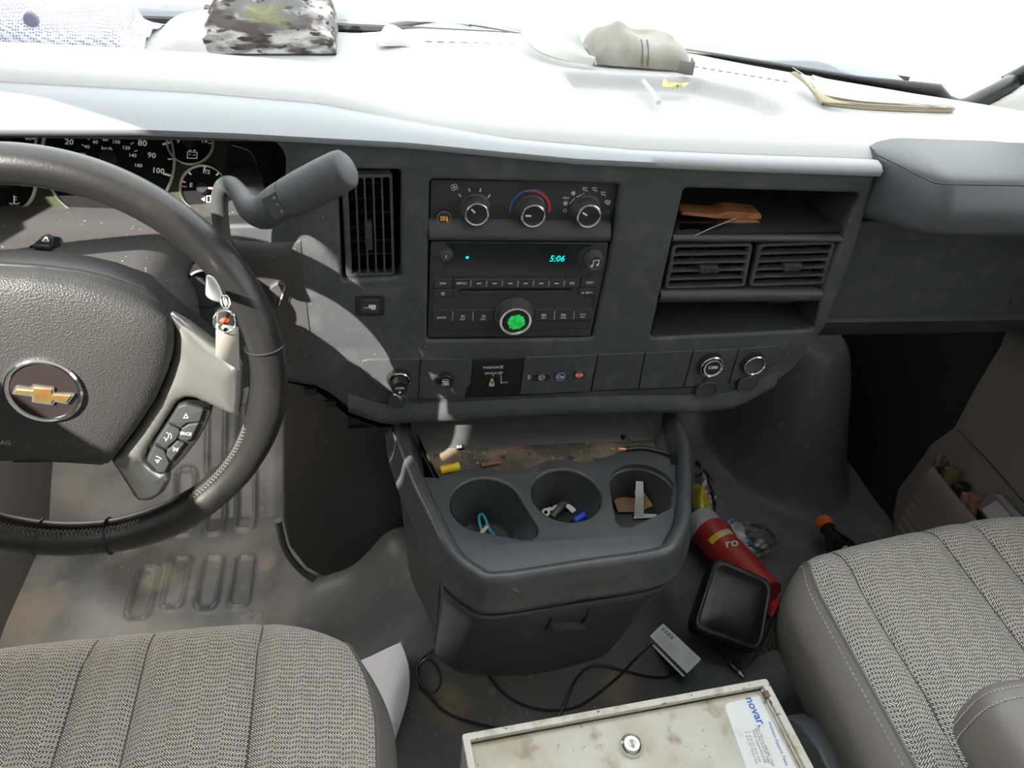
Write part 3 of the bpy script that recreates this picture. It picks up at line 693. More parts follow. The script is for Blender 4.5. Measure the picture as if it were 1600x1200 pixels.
# ---- instrument cluster
cO = onY(170, 246, .9); CL = frN(cO, (-.10, -.80, .59))
b = MB().prism(CL, [(-.46, -.10), (.13, -.10), (.13, .10), (-.46, .10)], -.01, 0)
clu = b.build('instrument_cluster', mat('cluster_board', (.03, .034, .018), .7, spec=.03), dash)
m_rim = mat('gauge_rim', (.62, .62, .55), .4, metal=.2)
def gauge(c, rpx, marks, rim=m_rim, needle=None, name='gauge', tick=None, boss=None, redt=None):
    b = MB(); u, v = CL.px(*c); s = CL.sc(*c); r = rpx*s
    b.lathe(CL, u, v, [(r*1.0+2.2*s, 0), (r+2.2*s, .004), (r+1.2*s, .006), (r, .004), (r-.3*s, .0012)], 56, 1); b.disc(CL, u, v, r, .001, 0, 56)
    for t, x, y, h in marks: b.ptext(CL, t, x, y, h, .0014, m=2, bold=.02, sx=1.12, rot=radians(-2))
    if tick:
        for a, l, wd in tick:
            a = radians(a); b.stroke(CL, [(u+r*(.97)*cos(a), v+r*.97*sin(a)), (u+r*(.97-l)*cos(a), v+r*(.97-l)*sin(a))], wd*s, .0014, 2)
    if redt: 
        for a in redt: a = radians(a); b.stroke(CL, [(u+r*.96*cos(a), v+r*.96*sin(a)), (u+r*.8*cos(a), v+r*.8*sin(a))], 2*s, .0015, 3)
    if boss: b.lathe(CL, u, v, [(boss*s, .001), (boss*s, .006), (boss*.8*s, .008), (.0001, .0085)], 24, 4)
    if needle: a, l0, l1 = needle; a = radians(a); b.stroke(CL, [(u+r*l0*cos(a), v+r*l0*sin(a)), (u+r*l1*cos(a), v+r*l1*sin(a))], 3.2*s, .007, 3, h=.001)
    return b, u, v, s, r, (lambda lab=None: b.build(name, [m_dial, rim, m_dialw, m_needle, m_bossd], clu, label=lab))
m_dial = mat('dial_face', (.009, .0085, .0095), .8, spec=.02); m_dialw = mat('dial_print', (.8, .76, .7), .6, emit=(.8, .75, .7, .12)); m_needle = mat('needle_red', (.8, .07, .03), .5, emit=(.8, .06, .02, .2)); m_bossd = mat('needle_boss', (.02, .02, .022), .7, spec=.05)
sp = [('20', 108, 222, 9), ('30', 121.5, 209, 7.5), ('70', 206, 211, 7.5), ('80', 222.5, 224, 9.5), ('90', 237, 243, 8.5), ('100', 247, 267, 8.5), ('km/h', 167, 232, 5.5), ('40', 136, 229.5, 5.5), ('60', 149, 222, 5.5), ('80', 164.5, 218, 5.5), ('100', 181.5, 222, 5.5), ('120', 197, 231, 5.5), ('140', 207, 243, 5.5), ('160', 216, 258.5, 5.5), ('30', 130, 242, 5.5)]
g = gauge((171, 248), 102, sp, boss=13, tick=[(-12+15.5*k, .1 if k % 2 == 0 else .06, 3.2 if k % 2 == 0 else 1.8) for k in range(14)], needle=(205, .0, .6)); 
b, u, v, s, r, fin = g
for k in range(9): a = radians(20+17*k); b.stroke(CL, [(u+r*.46*cos(a), v+r*.46*sin(a)), (u+r*.41*cos(a), v+r*.41*sin(a))], 1.2*s, .0014, 2)
fin('large round speedometer')
b, u, v, s, r, fin = gauge((298, 222), 35, [('9', 278.5, 220.5, 6.5), ('19', 319, 220.5, 6.5)], tick=[(12, .12, 2), (165, .12, 2), (90, .12, 2)], needle=(92, .3, .9), boss=10, redt=[0])
b.pstroke(CL, [(293, 237), (308, 238), (307.5, 247.5), (292.5, 247)], 1.2, .0014, 2, closed=True)
for x in (297, 304): b.pstroke(CL, [(x-1.5, 235), (x+1.5, 235)], 1.6, .0014, 2)
b.pstroke(CL, [(295, 241.5), (298, 241.5)], 1, .0014, 2); b.pstroke(CL, [(302, 242), (305, 242)], 1, .0014, 2); fin('round battery gauge')
b, u, v, s, r, fin = gauge((319, 295), 35, [('E', 298.5, 289.5, 6.5), ('1/2', 322, 268.5, 6.5)], tick=[(90, .15, 2.6), (135, .12, 2.6), (50, .12, 2.6), (165, .1, 2)], needle=(-2, .3, .75), boss=10, redt=[178])
b.pstroke(CL, [(323, 306), (329, 306), (329, 316), (323, 316)], 1.4, .0014, 2, closed=True); b.pstroke(CL, [(331, 308), (333, 314), (331, 316)], 1.1, .0014, 2); b.poly(CL, CL.pxs([(315, 311.5), (320.5, 308), (320.5, 315)]), .0014, 2); fin('round fuel gauge')
b, u, v, s, r, fin = gauge((10, 214), 48, [('80', 44.5, 216, 6.5), ('0', 2, 214, 6.5)], tick=[(0, .1, 2), (40, .1, 2)], needle=(82, .3, .9), boss=10); fin('round oil pressure gauge')
b, u, v, s, r, fin = gauge((10, 288), 46, [('260', 41.5, 288.5, 6.5)], tick=[(40, .1, 2)], needle=(100, .0, .6), boss=10, redt=[5])
b.pstroke(CL, [(22, 306), (22, 317)], 1.8, .0014, 2); b.pstroke(CL, [(22, 308), (26, 308)], 1, .0014, 2); b.pstroke(CL, [(22, 312), (26, 312)], 1, .0014, 2); b.pstroke(CL, [(15, 317), (18, 319), (22, 317.5), (26, 319), (30, 317)], 1.2, .0014, 2); fin('round coolant temperature gauge')
b = MB().prism(CL, rnd(CL.pxs([(358, 226), (392, 236), (412, 280), (425, 340), (380, 345), (352, 265)]), .006), 0, .003, .001); b.build('gear_display', m_glossblk, clu)
# hood walls of the cluster recess
b = MB(); ring_ = ccw(o_clu)
b.loft([[FACE.pt(u, v, -.004) for u, v in ring_], [FACE.pt(u*1.0, v*1.0+(.0 if v > .86 else -.0), -.07) for u, v in ring_]], closed=True); b.build('cluster_hood', m_shroud, dash)
b = MB(); pl = [onY(x, y, .80) for x, y in [(0, 372), (70, 338), (140, 326), (250, 324), (345, 360), (352, 372)]]
# ---- airbag panel on passenger side (block) and glovebox
yz = [(.85, .944), (.80, .9445), (.748, .941), (.733, .932), (.722, .912), (.720, .892), (.727, .874), (.76, .863), (.87, .845)]
def sect(x, k): # k 0 = tucked in against bezel, 1 = full
    c = (.84, .895); return [(x, c[0]+(y-c[0])*(.28+.72*k), c[1]+(z-c[1])*(.97+.03*k)-.006*(1-k)) for y, z in yz]
b = MB(); secs = [sect(.607, .0), sect(.609, .1), sect(.628, .60), sect(.642, .88), sect(.65, .975), sect(.66, 1.0), sect(.9, 1.0), sect(1.1, 1.0)]
def densify(s): return lin(s, 40)
secs = [[p for p in cr(s, 36)] for s in secs]
b.loft(secs); b.add(secs[0], [list(range(len(secs[0])))]); b.build('airbag_panel', mat('airbag_panel_plastic', (.052, .056, .06), .45, spec=.5, bump=(900, .25, .0004)), dash, sharp=50, label='dark grey passenger airbag cover')
b = MB(); sl = [onPl(x, y, (0, .79, .951), Vec((0, -.18, 1)).normalized()) for x, y in [(1361, 236), (1446, 278), (1462, 285), (1480, 288), (1600, 291)]]
b = MB(); b.tube(cr([onZ(x, y, .9437) for x, y in [(1362, 238), (1404, 258), (1446, 279), (1469, 287), (1530, 289), (1620, 291), (1750, 297)]], 40), .0009, 6); b.build('airbag_seam', m_black, dash)
gv = [(.93, .85), (.872, .835), (.862, .80), (.860, .70), (.862, .672), (.858, .662), (.866, .655), (.885, .62), (.91, .603), (1.0, .60)]
b = MB(); b.loft([[(x, y, z) for y, z in gv] for x in (.56, .75, .9, 1.1)]); b.build('knee_panel', m_dash, dash, sharp=30)
b = MB(); b.plate(Fr((0, .862, 0), (1, 0, 0), (0, 0, 1)), rnd([(.60, .668), (1.09, .674), (1.09, .826), (.60, .826)], .01), [], -.004, .004, .002); 
bo = b.build('glovebox_door', m_dash, dash)
gp = Fr((0, .858, 0), (1, 0, 0), (0, 0, 1)); b = MB().prism(gp, rnd(gp.pxs([(1580, 466), (1640, 463), (1640, 474), (1580, 475)]), .003), -.001, .003, .001); b.build('glovebox_latch', m_dash2, bo)
# bezel return on the right of the face
b = MB(); e = [FACE.px(*p) for p in [(1366, 283), (1334, 400), (1289, 512), (1262, 548), (1240, 577), (1206, 602)]]
b.loft([[(u-.003, .803, v) for u, v in e], [(u-.004, .87, v) for u, v in e]]); b.build('face_return', m_dash2, dash)
# pad defroster slots
for x0, y0, x1, y1, n in ((664, 58, 812, 62, 8), (1085, 99, 1235, 128, 12)):
    b = MB()
    for k in range(n):
        q = []
        for t, dy in ((k/n, 0), ((k+.62)/n, 0), ((k+.62)/n, 3), (k/n, 3)):
            p = onZ(x0+(x1-x0)*t, y0+(y1-y0)*t+dy, .94); q.append((p.x, p.y, padz(p.x, p.y)+.0012))
        b.add(q, [[0, 1, 2, 3]])
    b.build('defroster_vent', m_grey, dash)
# ================================================================ SHELL
def floorz(x, y):
    z = .045
    z += .13*smooth(-.06, .10, x)*(1-smooth(.36, .56, x))*smooth(.60, .80, y) # tunnel hump under the engine cover
    z += .05*smooth(-.12, .06, x)*(1-smooth(.40, .55, x))*smooth(.52, .66, y)
    z += .09*smooth(-.22, -.09, x)*(1-smooth(.0, .1, x))*smooth(.74, .86, y)
    # toe boards
    z += .75*max(0, y-1.10)*(1-smooth(-.06, .0, x)) + .9*max(0, y-1.28)*smooth(.45, .55, x)
    # bulge on the passenger side of the engine
    z += .32*smooth(1.10, .35, sqrt(((x-.95)/.16)**2+((y-1.26)/.24)**2))
    # soft folds of the mat on the driver side
    z += .028*exp(-((x+.52)/.10)**2-((y-.90)/.10)**2)*(1 if x < -.2 else 1)
    z += .003*sin(x*37+y*11)*sin(y*29-x*7)
    return z
def onF(px, py, up=0):
    r = ray(px, py); t = .3
    while t < 3:
        p = CAM_P+r*t
        if p.z <= floorz(p.x, p.y)+up:
            lo, hi = t-.01, t
            for _ in range(20):
                m_ = (lo+hi)/2; p = CAM_P+r*m_
                if p.z <= floorz(p.x, p.y)+up: hi = m_
                else: lo = m_
            return p
        t += .01
    return CAM_P+r*1.4
ribs = []
def rr_sd(x, y, cx, cy, hx, hy, r):
    qx, qy = abs(x-cx)-hx+r, abs(y-cy)-hy+r
    return sqrt(max(qx, 0)**2+max(qy, 0)**2)+min(max(qx, qy), 0)-r
for px_, py_ in ((276, 908), (328, 908), (378, 908), (225, 925), (338, 792), (385, 785), (290, 790), (338, 690), (385, 690)):
    p = onF(px_, py_); ribs.append((p.x, p.y))
b = MB(); rows = []; NX, NY = 340, 330
for j in range(NY):
    y = -.96+1.26*j/29 if j < 30 else .3+1.25*(j-29)/(NY-30)
    r = []
    for i in range(NX):
        x = -.66+.62*i/219 if i < 220 else -.04+1.16*(i-219)/(NX-220); z = floorz(x, y)
        if x < -.05 and y > .6:
            for cx, cy in ribs:
                d = rr_sd(x, y, cx, cy, .017, .058, .012)
                if abs(d) < .02: z += .0065*exp(-(d/.0038)**2)
        r.append((x, y, z))
    rows.append(r)
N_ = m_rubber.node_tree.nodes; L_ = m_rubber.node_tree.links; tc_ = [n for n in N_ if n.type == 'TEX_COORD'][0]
sx_ = N_.new('ShaderNodeSeparateXYZ'); L_.new(tc_.outputs['Object'], sx_.inputs[0]); mr_ = N_.new('ShaderNodeMapRange'); mr_.inputs[1].default_value = -.22; mr_.inputs[2].default_value = -.50; mr_.inputs[4].default_value = .75; L_.new(sx_.outputs[0], mr_.inputs[0])  # driver side: dust tone, also lightened in place of daylight on the floor
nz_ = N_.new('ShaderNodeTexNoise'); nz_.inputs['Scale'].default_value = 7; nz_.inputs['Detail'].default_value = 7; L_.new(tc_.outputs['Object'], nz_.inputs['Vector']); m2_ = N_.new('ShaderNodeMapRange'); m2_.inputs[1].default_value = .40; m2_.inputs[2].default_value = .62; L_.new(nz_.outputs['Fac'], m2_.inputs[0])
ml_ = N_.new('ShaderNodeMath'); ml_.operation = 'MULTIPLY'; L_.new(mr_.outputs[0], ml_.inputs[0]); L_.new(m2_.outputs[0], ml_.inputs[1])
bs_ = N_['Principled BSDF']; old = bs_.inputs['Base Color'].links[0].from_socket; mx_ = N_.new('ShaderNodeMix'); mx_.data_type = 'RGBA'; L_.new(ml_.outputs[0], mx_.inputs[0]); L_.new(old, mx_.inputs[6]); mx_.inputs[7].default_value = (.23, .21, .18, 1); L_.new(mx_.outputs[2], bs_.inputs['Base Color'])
FO = Vec((.23, .295, 0))

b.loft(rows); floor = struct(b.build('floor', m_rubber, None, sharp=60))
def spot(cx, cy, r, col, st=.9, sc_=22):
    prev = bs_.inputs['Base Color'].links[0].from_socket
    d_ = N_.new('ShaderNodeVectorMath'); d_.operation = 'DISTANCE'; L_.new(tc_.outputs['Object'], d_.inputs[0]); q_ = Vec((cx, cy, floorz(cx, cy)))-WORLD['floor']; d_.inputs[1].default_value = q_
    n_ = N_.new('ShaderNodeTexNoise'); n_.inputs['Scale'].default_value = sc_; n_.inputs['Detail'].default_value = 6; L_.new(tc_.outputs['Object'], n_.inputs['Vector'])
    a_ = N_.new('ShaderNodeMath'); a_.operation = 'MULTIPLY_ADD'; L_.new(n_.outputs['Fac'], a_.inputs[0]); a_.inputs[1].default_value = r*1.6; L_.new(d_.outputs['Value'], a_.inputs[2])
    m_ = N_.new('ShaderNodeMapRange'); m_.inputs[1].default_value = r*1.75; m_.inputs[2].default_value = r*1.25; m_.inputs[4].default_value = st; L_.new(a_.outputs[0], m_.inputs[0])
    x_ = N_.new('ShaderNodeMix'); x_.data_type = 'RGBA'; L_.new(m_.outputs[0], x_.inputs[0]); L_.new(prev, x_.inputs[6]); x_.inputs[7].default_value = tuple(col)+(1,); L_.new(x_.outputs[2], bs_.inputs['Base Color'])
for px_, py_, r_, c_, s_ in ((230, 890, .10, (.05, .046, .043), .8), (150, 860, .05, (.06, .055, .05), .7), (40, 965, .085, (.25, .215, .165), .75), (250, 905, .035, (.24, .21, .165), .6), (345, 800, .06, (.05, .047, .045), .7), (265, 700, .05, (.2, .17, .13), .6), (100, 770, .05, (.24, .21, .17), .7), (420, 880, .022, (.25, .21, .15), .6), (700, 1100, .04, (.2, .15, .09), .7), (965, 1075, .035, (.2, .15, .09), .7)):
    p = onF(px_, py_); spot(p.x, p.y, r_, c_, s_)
floor['label'] = 'worn black rubber floor mat with dirt'
# firewall
b = MB().prism(Fr((0, 1.5, 0), (1, 0, 0), (0, 0, 1)), [(-.66, 0), (1.12, 0), (1.12, .84), (-.66, .84)], -.02, 0); struct(b.build('wall_front', m_deep))
# dark lining of the passenger foot well
b = MB(); b.loft([[onF(1320, 690)+Vec((-.12, .05, .0)), onF(1322, 690)+Vec((-.1, .15, .5))], [Vec((1.1, 1.02, .0)), Vec((1.1, 1.02, .62))]])
# side walls
SUN = Vec((.62, .60, -.72)).normalized()
WL = Fr((-.66, 0, 0), (0, -1, 0), (0, 0, 1))   # u = -y, normal +x
winL = [(-.12, 1.15), (-.115, 1.20), (-.07, 1.29), (-.05, 1.40), (-.06, 1.49), (-.16, 1.505), (-.23, 1.53), (-.30, 1.50), (-.374, 1.454), (-.5, 1.36), (-.65, 1.22), (-.72, 1.15)]  # unseen opening, outline shaped so the sun patch falls on dash and wheel
b = MB().plate(WL, [(.98, 0), (.98, 1.63), (-1.5, 1.63), (-1.5, 0)], [rnd(ccw(winL), .02)], -.03, 0, 0); struct(b.build('wall_left', m_shell))
b = MB().prism(WL, [(.9, .0), (.9, .985), (-1.08, .985), (-1.12, .82), (-1.48, .82), (-1.48, .0)], -.012, -.001); b.v = [(x+.025, y, z) for x, y, z in b.v]; struct(b.build('door_2', mat('door_dark', (.06, .057, .053), .6)))
b = MB().prism(Fr((0, 1.48, 0), (1, 0, 0), (0, 0, 1)), [(-.04, 0), (.44, 0), (.44, .55), (-.04, .55)], -.02, .58); struct(b.build('engine_light_block', m_carpet))  # unseen engine bulkhead, added to keep fill light off the passenger side
b = MB().add([WL.pt(u, v, -.012) for u, v in winL], [list(range(len(winL)))]); struct(b.build('window_3', m_glass))
b = MB().add([(-6, -6, -.42), (6, -6, -.42), (6, 9, -.42), (-6, 9, -.42)], [[0, 1, 2, 3]]); struct(b.build('ground', mat('dirt_ground', (.32, .28, .24), .95, var=[(3, (.40, .35, .30), .4, .6, 4)])))
WR = Fr((1.125, 0, 0), (0, 1, 0), (0, 0, 1))
winR = [(-.55, .99), (.80, .99), (.46, 1.48), (-.55, 1.52)]
m_back = mat('back_blocker', (.5, .49, .47), .8)
b = MB().plate(WR, [(-.98, 0), (1.09, 0), (1.09, .90), (1.05, .93), (.92, .97), (.50, 1.63), (-.98, 1.63)], [rnd(winR, .03)], 0, .03, 0); struct(b.build('wall_right', m_shell))
b = MB().prism(WR, [(.72, .0), (1.5, .0), (1.5, .80), (.72, .88)], -.012, -.001); struct(b.build('trim_7', m_carpet))
b = MB().prism(Fr((0, -.95, 0), (1, 0, 0), (0, 0, 1)), rect(-.70, -.2, 1.16, 1.64), -.02, 0); struct(b.build('wall_back_blocker', m_back))  # unseen wall added to shut out light from behind
m_x = 0
b = MB().add([WR.pt(u, v, -.012) for u, v in winR], [list(range(len(winR)))]); struct(b.build('window_2', m_glass))
b = MB().prism(flat(1.62), rect(-.70, -1.0, 1.16, .62), 0, .03); struct(b.build('ceiling', m_shell))
# windscreen
base = [Vec((x, y+.012, .928+.008*smooth(.3, .75, x))) for x, y in [(-.64, 1.12), (-.5, 1.215), (-.334, 1.254), (-.047, 1.276), (.234, 1.28), (.40, 1.255), (.52, 1.215), (.69, 1.125), (.838, 1.052)]]
right = [onX(1455, 163, .84), onX(1490, 163, .875), onX(1530, 147, .92), onX(1570, 126, .965), onX(1600, 105, 1.0), Vec((1.06, .80, 1.27)), Vec((1.09, .58, 1.6))]
right[0] = base[-1]
top = [Vec((x, .62+.10*(1-((x-.22)/.9)**2), 1.61)) for x in (-.66, -.5, -.33, -.05, .23, .4, .55, .75)]+[right[-1]]
bs = cr(base, 40); tp = cr(top, 40)
rg = cr(right, 14)
rows = []
for j in range(14):
    t = j/13; r = []
    for i in range(40):
        p = bs[i].lerp(tp[i], t); k = smooth(25, 39, i)
        r.append(p+(rg[j]-bs[39].lerp(tp[39], t))*k)
    rows.append(r)
struct(MB().loft(rows).build('window_1', m_glass, sharp=80))
# black gasket round the glass
gk = [p+Vec((0, -.004, .001)) for p in bs]+rg[1:]
b = MB().tube(gk[:40], .007, 8); b.tube([p+Vec((.0, -.008, .004)) for p in bs[26:]]+[p+Vec((.004, -.008, -.004)) for p in rg[1:]], [.004+.0105*max(0, k-9)/4 for k in range(14)]+[.0145]*13, 10); struct(b.build('trim_1', m_black))
# right pillar trim
inn = [p+Vec((.008, -.012, -.012)) for p in rg]
wal = [Vec((1.10, .97, .935)), Vec((1.11, .95, .938)), Vec((1.115, .92, .95)), Vec((1.118, .88, .98)), Vec((1.118, .84, 1.03))]+[Vec((1.118, .84-.36*t, 1.03+.58*t)) for t in [k/9 for k in range(1, 10)]]
b = MB(); b.loft([[inn[0], inn[0].lerp(wal[0], .5), wal[0]], [Vec((.83, 1.0, .93)), Vec((.93, .955, .93)), Vec((1.1, .89, .93))]]); b.loft([inn, [a.lerp(c, .5)+Vec((-.012, -.016, .006)) for a, c in zip(inn, wal)], wal]); 
lowr = [inn[0]+Vec((0, -.02, -.05)), Vec((1.0, .99, .90)), Vec((1.12, .98, .88))]
struct(b.build('trim_2', m_beige, sharp=70))
# left pillar
lp = [bs[0], Vec((-.65, .62, 1.61))]; b = MB().tube([lp[0], lp[0].lerp(lp[1], .5), lp[1]], .03, 10); struct(b.build('trim_3', m_beige))
# cowl and bonnet outside the glass
bc = [p for p in bs]
b = MB(); b.loft([[p+Vec((0, .0, -.012)) for p in bc], [p+Vec((0, .012, -.012)) for p in bc], [p+Vec((0, .05, -.004)) for p in bc], [p+Vec((0, .10, .0)) for p in bc]], m=0)
b.m = [0 if k < len(bc)-1 else 1 for k in range(len(b.f))]
m_cowl = mat('cowl_plastic', (.15, .175, .19), .3, spec=.5); struct(b.build('trim_4', [m_black, m_cowl]))
m_hood = mat('bonnet_paint', (.8, .8, .8), .4, spec=.4)
bc = [Vec((-1.0, 1.0, .93))]+bc+[Vec((1.0, 1.02, .93)), Vec((1.25, 1.0, .93))]
b = MB(); b.loft([[p+Vec((0, .10, -.002)) for p in bc], [p+Vec((0, .16, .012)) for p in bc], [Vec((p.x, 1.7, .90)) for p in bc], [Vec((p.x, 2.0, .80)) for p in bc]]); struct(b.build('trim_5', m_hood))
def wiper(label, A, Bp, hub, n=1, dz=.03):
    t = thing('windscreen_wiper', label, 'wiper', A[0])
    b = MB(); b.tube(A, .0028, 8, sm=24); 
    b.loft([[p+Vec((0, 0, -.003)) for p in cr(A, 24)], [p+Vec((0, -.004, -.012)) for p in cr(A, 24)]]); b.build('wiper_blade', m_wip2, t)
    b = MB(); b.tube(Bp, [.004, .006, .006, .004], 8, sm=20); b.prism(Fr(hub, (1, 0, 0), (0, .5, 1)), rnd(rect(-.02, -.008, .02, .008), .004), -.004, .006, .002); b.build('wiper_arm', m_wip, t)
m_wip = mat('wiper_metal', (.05, .065, .065), .35, spec=.6); m_wip2 = mat('wiper_rubber', (.03, .04, .045), .4)
def wp(x, y): return onZ(x, y, .928)
wiper('windscreen wiper lying outside the glass between the camouflage cap and the tan cap', [wp(614, 22), wp(680, 30), wp(750, 39), wp(812, 50)], [wp(610, 40), wp(660, 33), wp(702, 31), wp(735, 38)], wp(702, 31))
wiper('long windscreen wiper lying outside the glass above the stack of papers', [wp(1064, 68), wp(1180, 82), wp(1300, 104), wp(1390, 128), wp(1453, 147)], [wp(1068, 62), wp(1130, 64), wp(1215, 72), wp(1330, 98)], wp(1218, 72))
# passenger door trim with map pocket
DX = 1.10
ed = [(1562, 540), (1520, 610), (1490, 668), (1453, 695), (1440, 715), (1402, 765), (1395, 800), (1394, 840), (1400, 900)]
E3 = [onX(x, y, DX) for x, y in ed]
b = MB(); n = len(E3)
prof = [(p.y, p.z) for p in E3]; prof = [(prof[0][0]+.06, .97)]+[(.97, .60)]+prof
DR = Fr((DX, 0, 0), (0, -1, 0), (0, 0, 1))
poly = [(-y, z) for y, z in prof]+[(.6, 0.03), (.6, .97)]
b.plate(DR, ccw(poly), [], -.018, 0, .004); door = struct(b.build('door_1', m_door))
pk = [onX(x, y, 1.045) for x, y in [(1447, 712), (1452, 725), (1478, 752), (1510, 790), (1535, 815), (1575, 862), (1700, 1000)]]
b = MB(); zt = pk[1].z
tr = []
ytop = onX(1452, 722, 1.045).y
for y in [ytop+.012, ytop+.004, ytop-.01]+[ytop-.03-.04*k for k in range(18)]:
    k = smooth(ytop+.012, ytop-.012, y); tr.append((y, 1.095-.05*k))
b.loft([[(x-.004*0, y, zt-.0) for y, x in tr], [(x-.004, y, zt-.006) for y, x in tr], [(x-.004, y, zt-.03) for y, x in tr], [(x+.006, y, .04) for y, x in tr]])
b.loft([[(x, y, zt) for y, x in tr], [(x+.005, y, zt-.001) for y, x in tr], [(x+.006, y, .06) for y, x in tr]])
for k in range(7):
    y0 = ytop-.004; z = zt-.055-.022*k
    b.tube([(1.0435+.010*(zt-z)/zt-.001, y, z+.0) for y in (ytop-.012, ytop-.2, ytop-.6)], .003, 6)
b.build('map_pocket', m_door, door)
b = MB(); q = [onX(x, y, DX-.001) for x, y in [(1497, 672), (1540, 715), (1600, 785)]]; b.tube(q, .0015, 6); b.build('door_seam', m_black, door)
# ================================================================ STEERING
th, ph = .0452, .1843
Nn = Vec((sin(th)*cos(ph), -cos(th)*cos(ph), sin(ph))); aa = Vec((cos(th), sin(th), 0))
W = Fr((-.2977, .6283, .7738), aa, Nn.cross(aa))
ROT = -.13
W2 = W.sub(0, 0, 0, ROT)
wheel = thing('steering_wheel', 'black leather steering wheel with satin silver spokes and round badge', 'steering wheel', W.O)
Z4 = lambda p: (p[0]/2.6667, 400+p[1]/2.6667)
RW = .195; RT = .0172
b = MB(); vs = []; n1, n2 = 128, 20
rows = []
for i in range(n1):
    a = 2*pi*i/n1
    rt = RT*(1+.10*exp(-(((a-ROT-radians(300)+pi) % (2*pi)-pi)/.25)**2)+.12*exp(-(((a-ROT-radians(-8)+pi) % (2*pi)-pi)/.2)**2))
    rows.append([W.pt((RW+rt*cos(2*pi*j/n2))*cos(a), (RW+rt*cos(2*pi*j/n2))*sin(a), rt*1.12*sin(2*pi*j/n2)) for j in range(n2)])
rows.append(rows[0]); b.loft(rows, closed=True); b.weld = True
rim = b.build('rim', m_leather, wheel, sharp=80)
b = MB()
for px_ in ((418, 540), (172, 838), (60, 838)):
    u, v = W.px(*px_, .0); a = atan2(v, u)
    MB().tube([W.pt((RW+RT*1.09*cos(2*pi*j/24))*cos(a), (RW+RT*1.09*cos(2*pi*j/24))*sin(a), RT*1.2*sin(2*pi*j/24)) for j in range(24)], .0011, 6, closed=True).build('leather_seam', m_black, rim)
m_thr = mat('thread_dark', (.06, .055, .05), .5)
def stitch(a0, a1, n):
    b = MB()
    for k in range(n):
        a = a0+(a1-a0)*k/n; da = (a1-a0)/n
        for sgn in (1, -1):
            P_ = []
            for t, f in ((0, .0), (.5, .5), (1, 1)):
                q = radians(150+sgn*11*(1-t)+ -2); aa_ = a+da*f*.8
                rr = RW+RT*1.05*cos(q); P_.append(W.pt(rr*cos(aa_), rr*sin(aa_), RT*1.16*sin(q)))
            b.tube(P_, .0011, 5)
    b.build('stitching', m_thr, rim)
def ang(px_): u, v = W.px(*px_, .0); return atan2(v, u)
stitch(ang((388, 660)), ang((300, 772)), 26); stitch(ang((215, 790))-0.02, ang((0, 806)), 34);
# rear shell of the hub
hb = [W.px(*p, .004) for p in [(2, 410), (75, 414), (125, 420), (169, 430), (225, 450), (262, 484), (322, 531), (372, 574), (376, 640), (330, 630), (290, 610), (262, 600), (235, 650), (200, 700), (160, 728), (100, 724), (60, 720)]]
def mir(pts):
    c, s = cos(-ROT), sin(-ROT)
    q = [(c*u-s*v, s*u+c*v) for u, v in pts]
    return q
hb2 = [p for p in mir(hb) if p[0] > 0]
full = hb2+[(-u, v) for u, v in hb2[::-1]]
b = MB(); b.plate(W2, ccw(full), [], -.035, .006, .005); b.build('hub_shell', m_black, wheel)
# airbag cover: dome
hp = mir([W.px(*p, .03) for p in [(0, 432), (60, 433), (112, 439), (150, 449), (187, 462), (225, 479), (259, 498), (269, 524), (268, 557), (259, 587), (240, 632), (210, 677), (180, 717), (169, 730), (145, 730), (112, 725), (60, 722)]])
hp = [p for p in hp if p[0] > .002]
full = [(0, hp[0][1]+.001)]+hp+[(0, hp[-1][1]-.0005)]+[(-u, v) for u, v in hp[::-1]]
full = ccw(full); ctr = (0, .01)
b = MB(); rws = []
for sc_, w in ((.985, .0), (1.0, .016), (.995, .022), (.975, .027), (.93, .031), (.85, .034), (.7, .0365), (.5, .0385), (.3, .0395), (.1, .04), (.001, .04)):
    rws.append([W2.pt(ctr[0]+(u-ctr[0])*sc_, ctr[1]+(v-ctr[1])*sc_, w) for u, v in full])
b.loft(rws, closed=True); cover = b.build('airbag_cover', m_airbag, wheel, sharp=50)
b = MB(); b.text(W2, 'SRS AIRBAG', *[W2.px(-14, 690, .0355)[k] for k in (0, 1)], .0045, .0368, m=0, bold=.02); b.build('lettering', mat('emboss_grey', (.3, .29, .28), .6), cover)
# badge
sE = W.sc(68, 612, .04); u0, v0 = W2.px(68, 612, .042)
b = MB(); r = 60*sE; b.lathe(W2, u0, v0, [(r*1.04, .036), (r*1.03, .042), (r*.98, .0436), (r*.92, .043), (r*.89, .0415)], 56, 0); b.lathe(W2, u0, v0, [(r*.89, .0415), (r*.5, .0425), (.0001, .0428)], 56, 1)
bt = [W2.px(*Z4(p), .043) for p in [(50, 572), (66, 541), (132, 548), (135, 534), (228, 545), (226, 567), (314, 572), (282, 614), (229, 604), (223, 618), (134, 606), (136, 582)]]
b.prism(W2, rnd(ccw(bt), .0012, 2), .0420, .0445, 0, 2); 
b.plate(W2, inset(ccw(bt), .0018), [], .0440, .0458, .0005, 3)
gold = mat('badge_gold', (.75, .5, .16), .28, metal=.9, var=[(90, (.85, .35, .12), .45, .65, 3)])
b.build('badge', [m_chrome, mat('badge_black', (.02, .015, .015), .15), m_satin, gold], wheel, label='round badge with gold bow tie emblem')
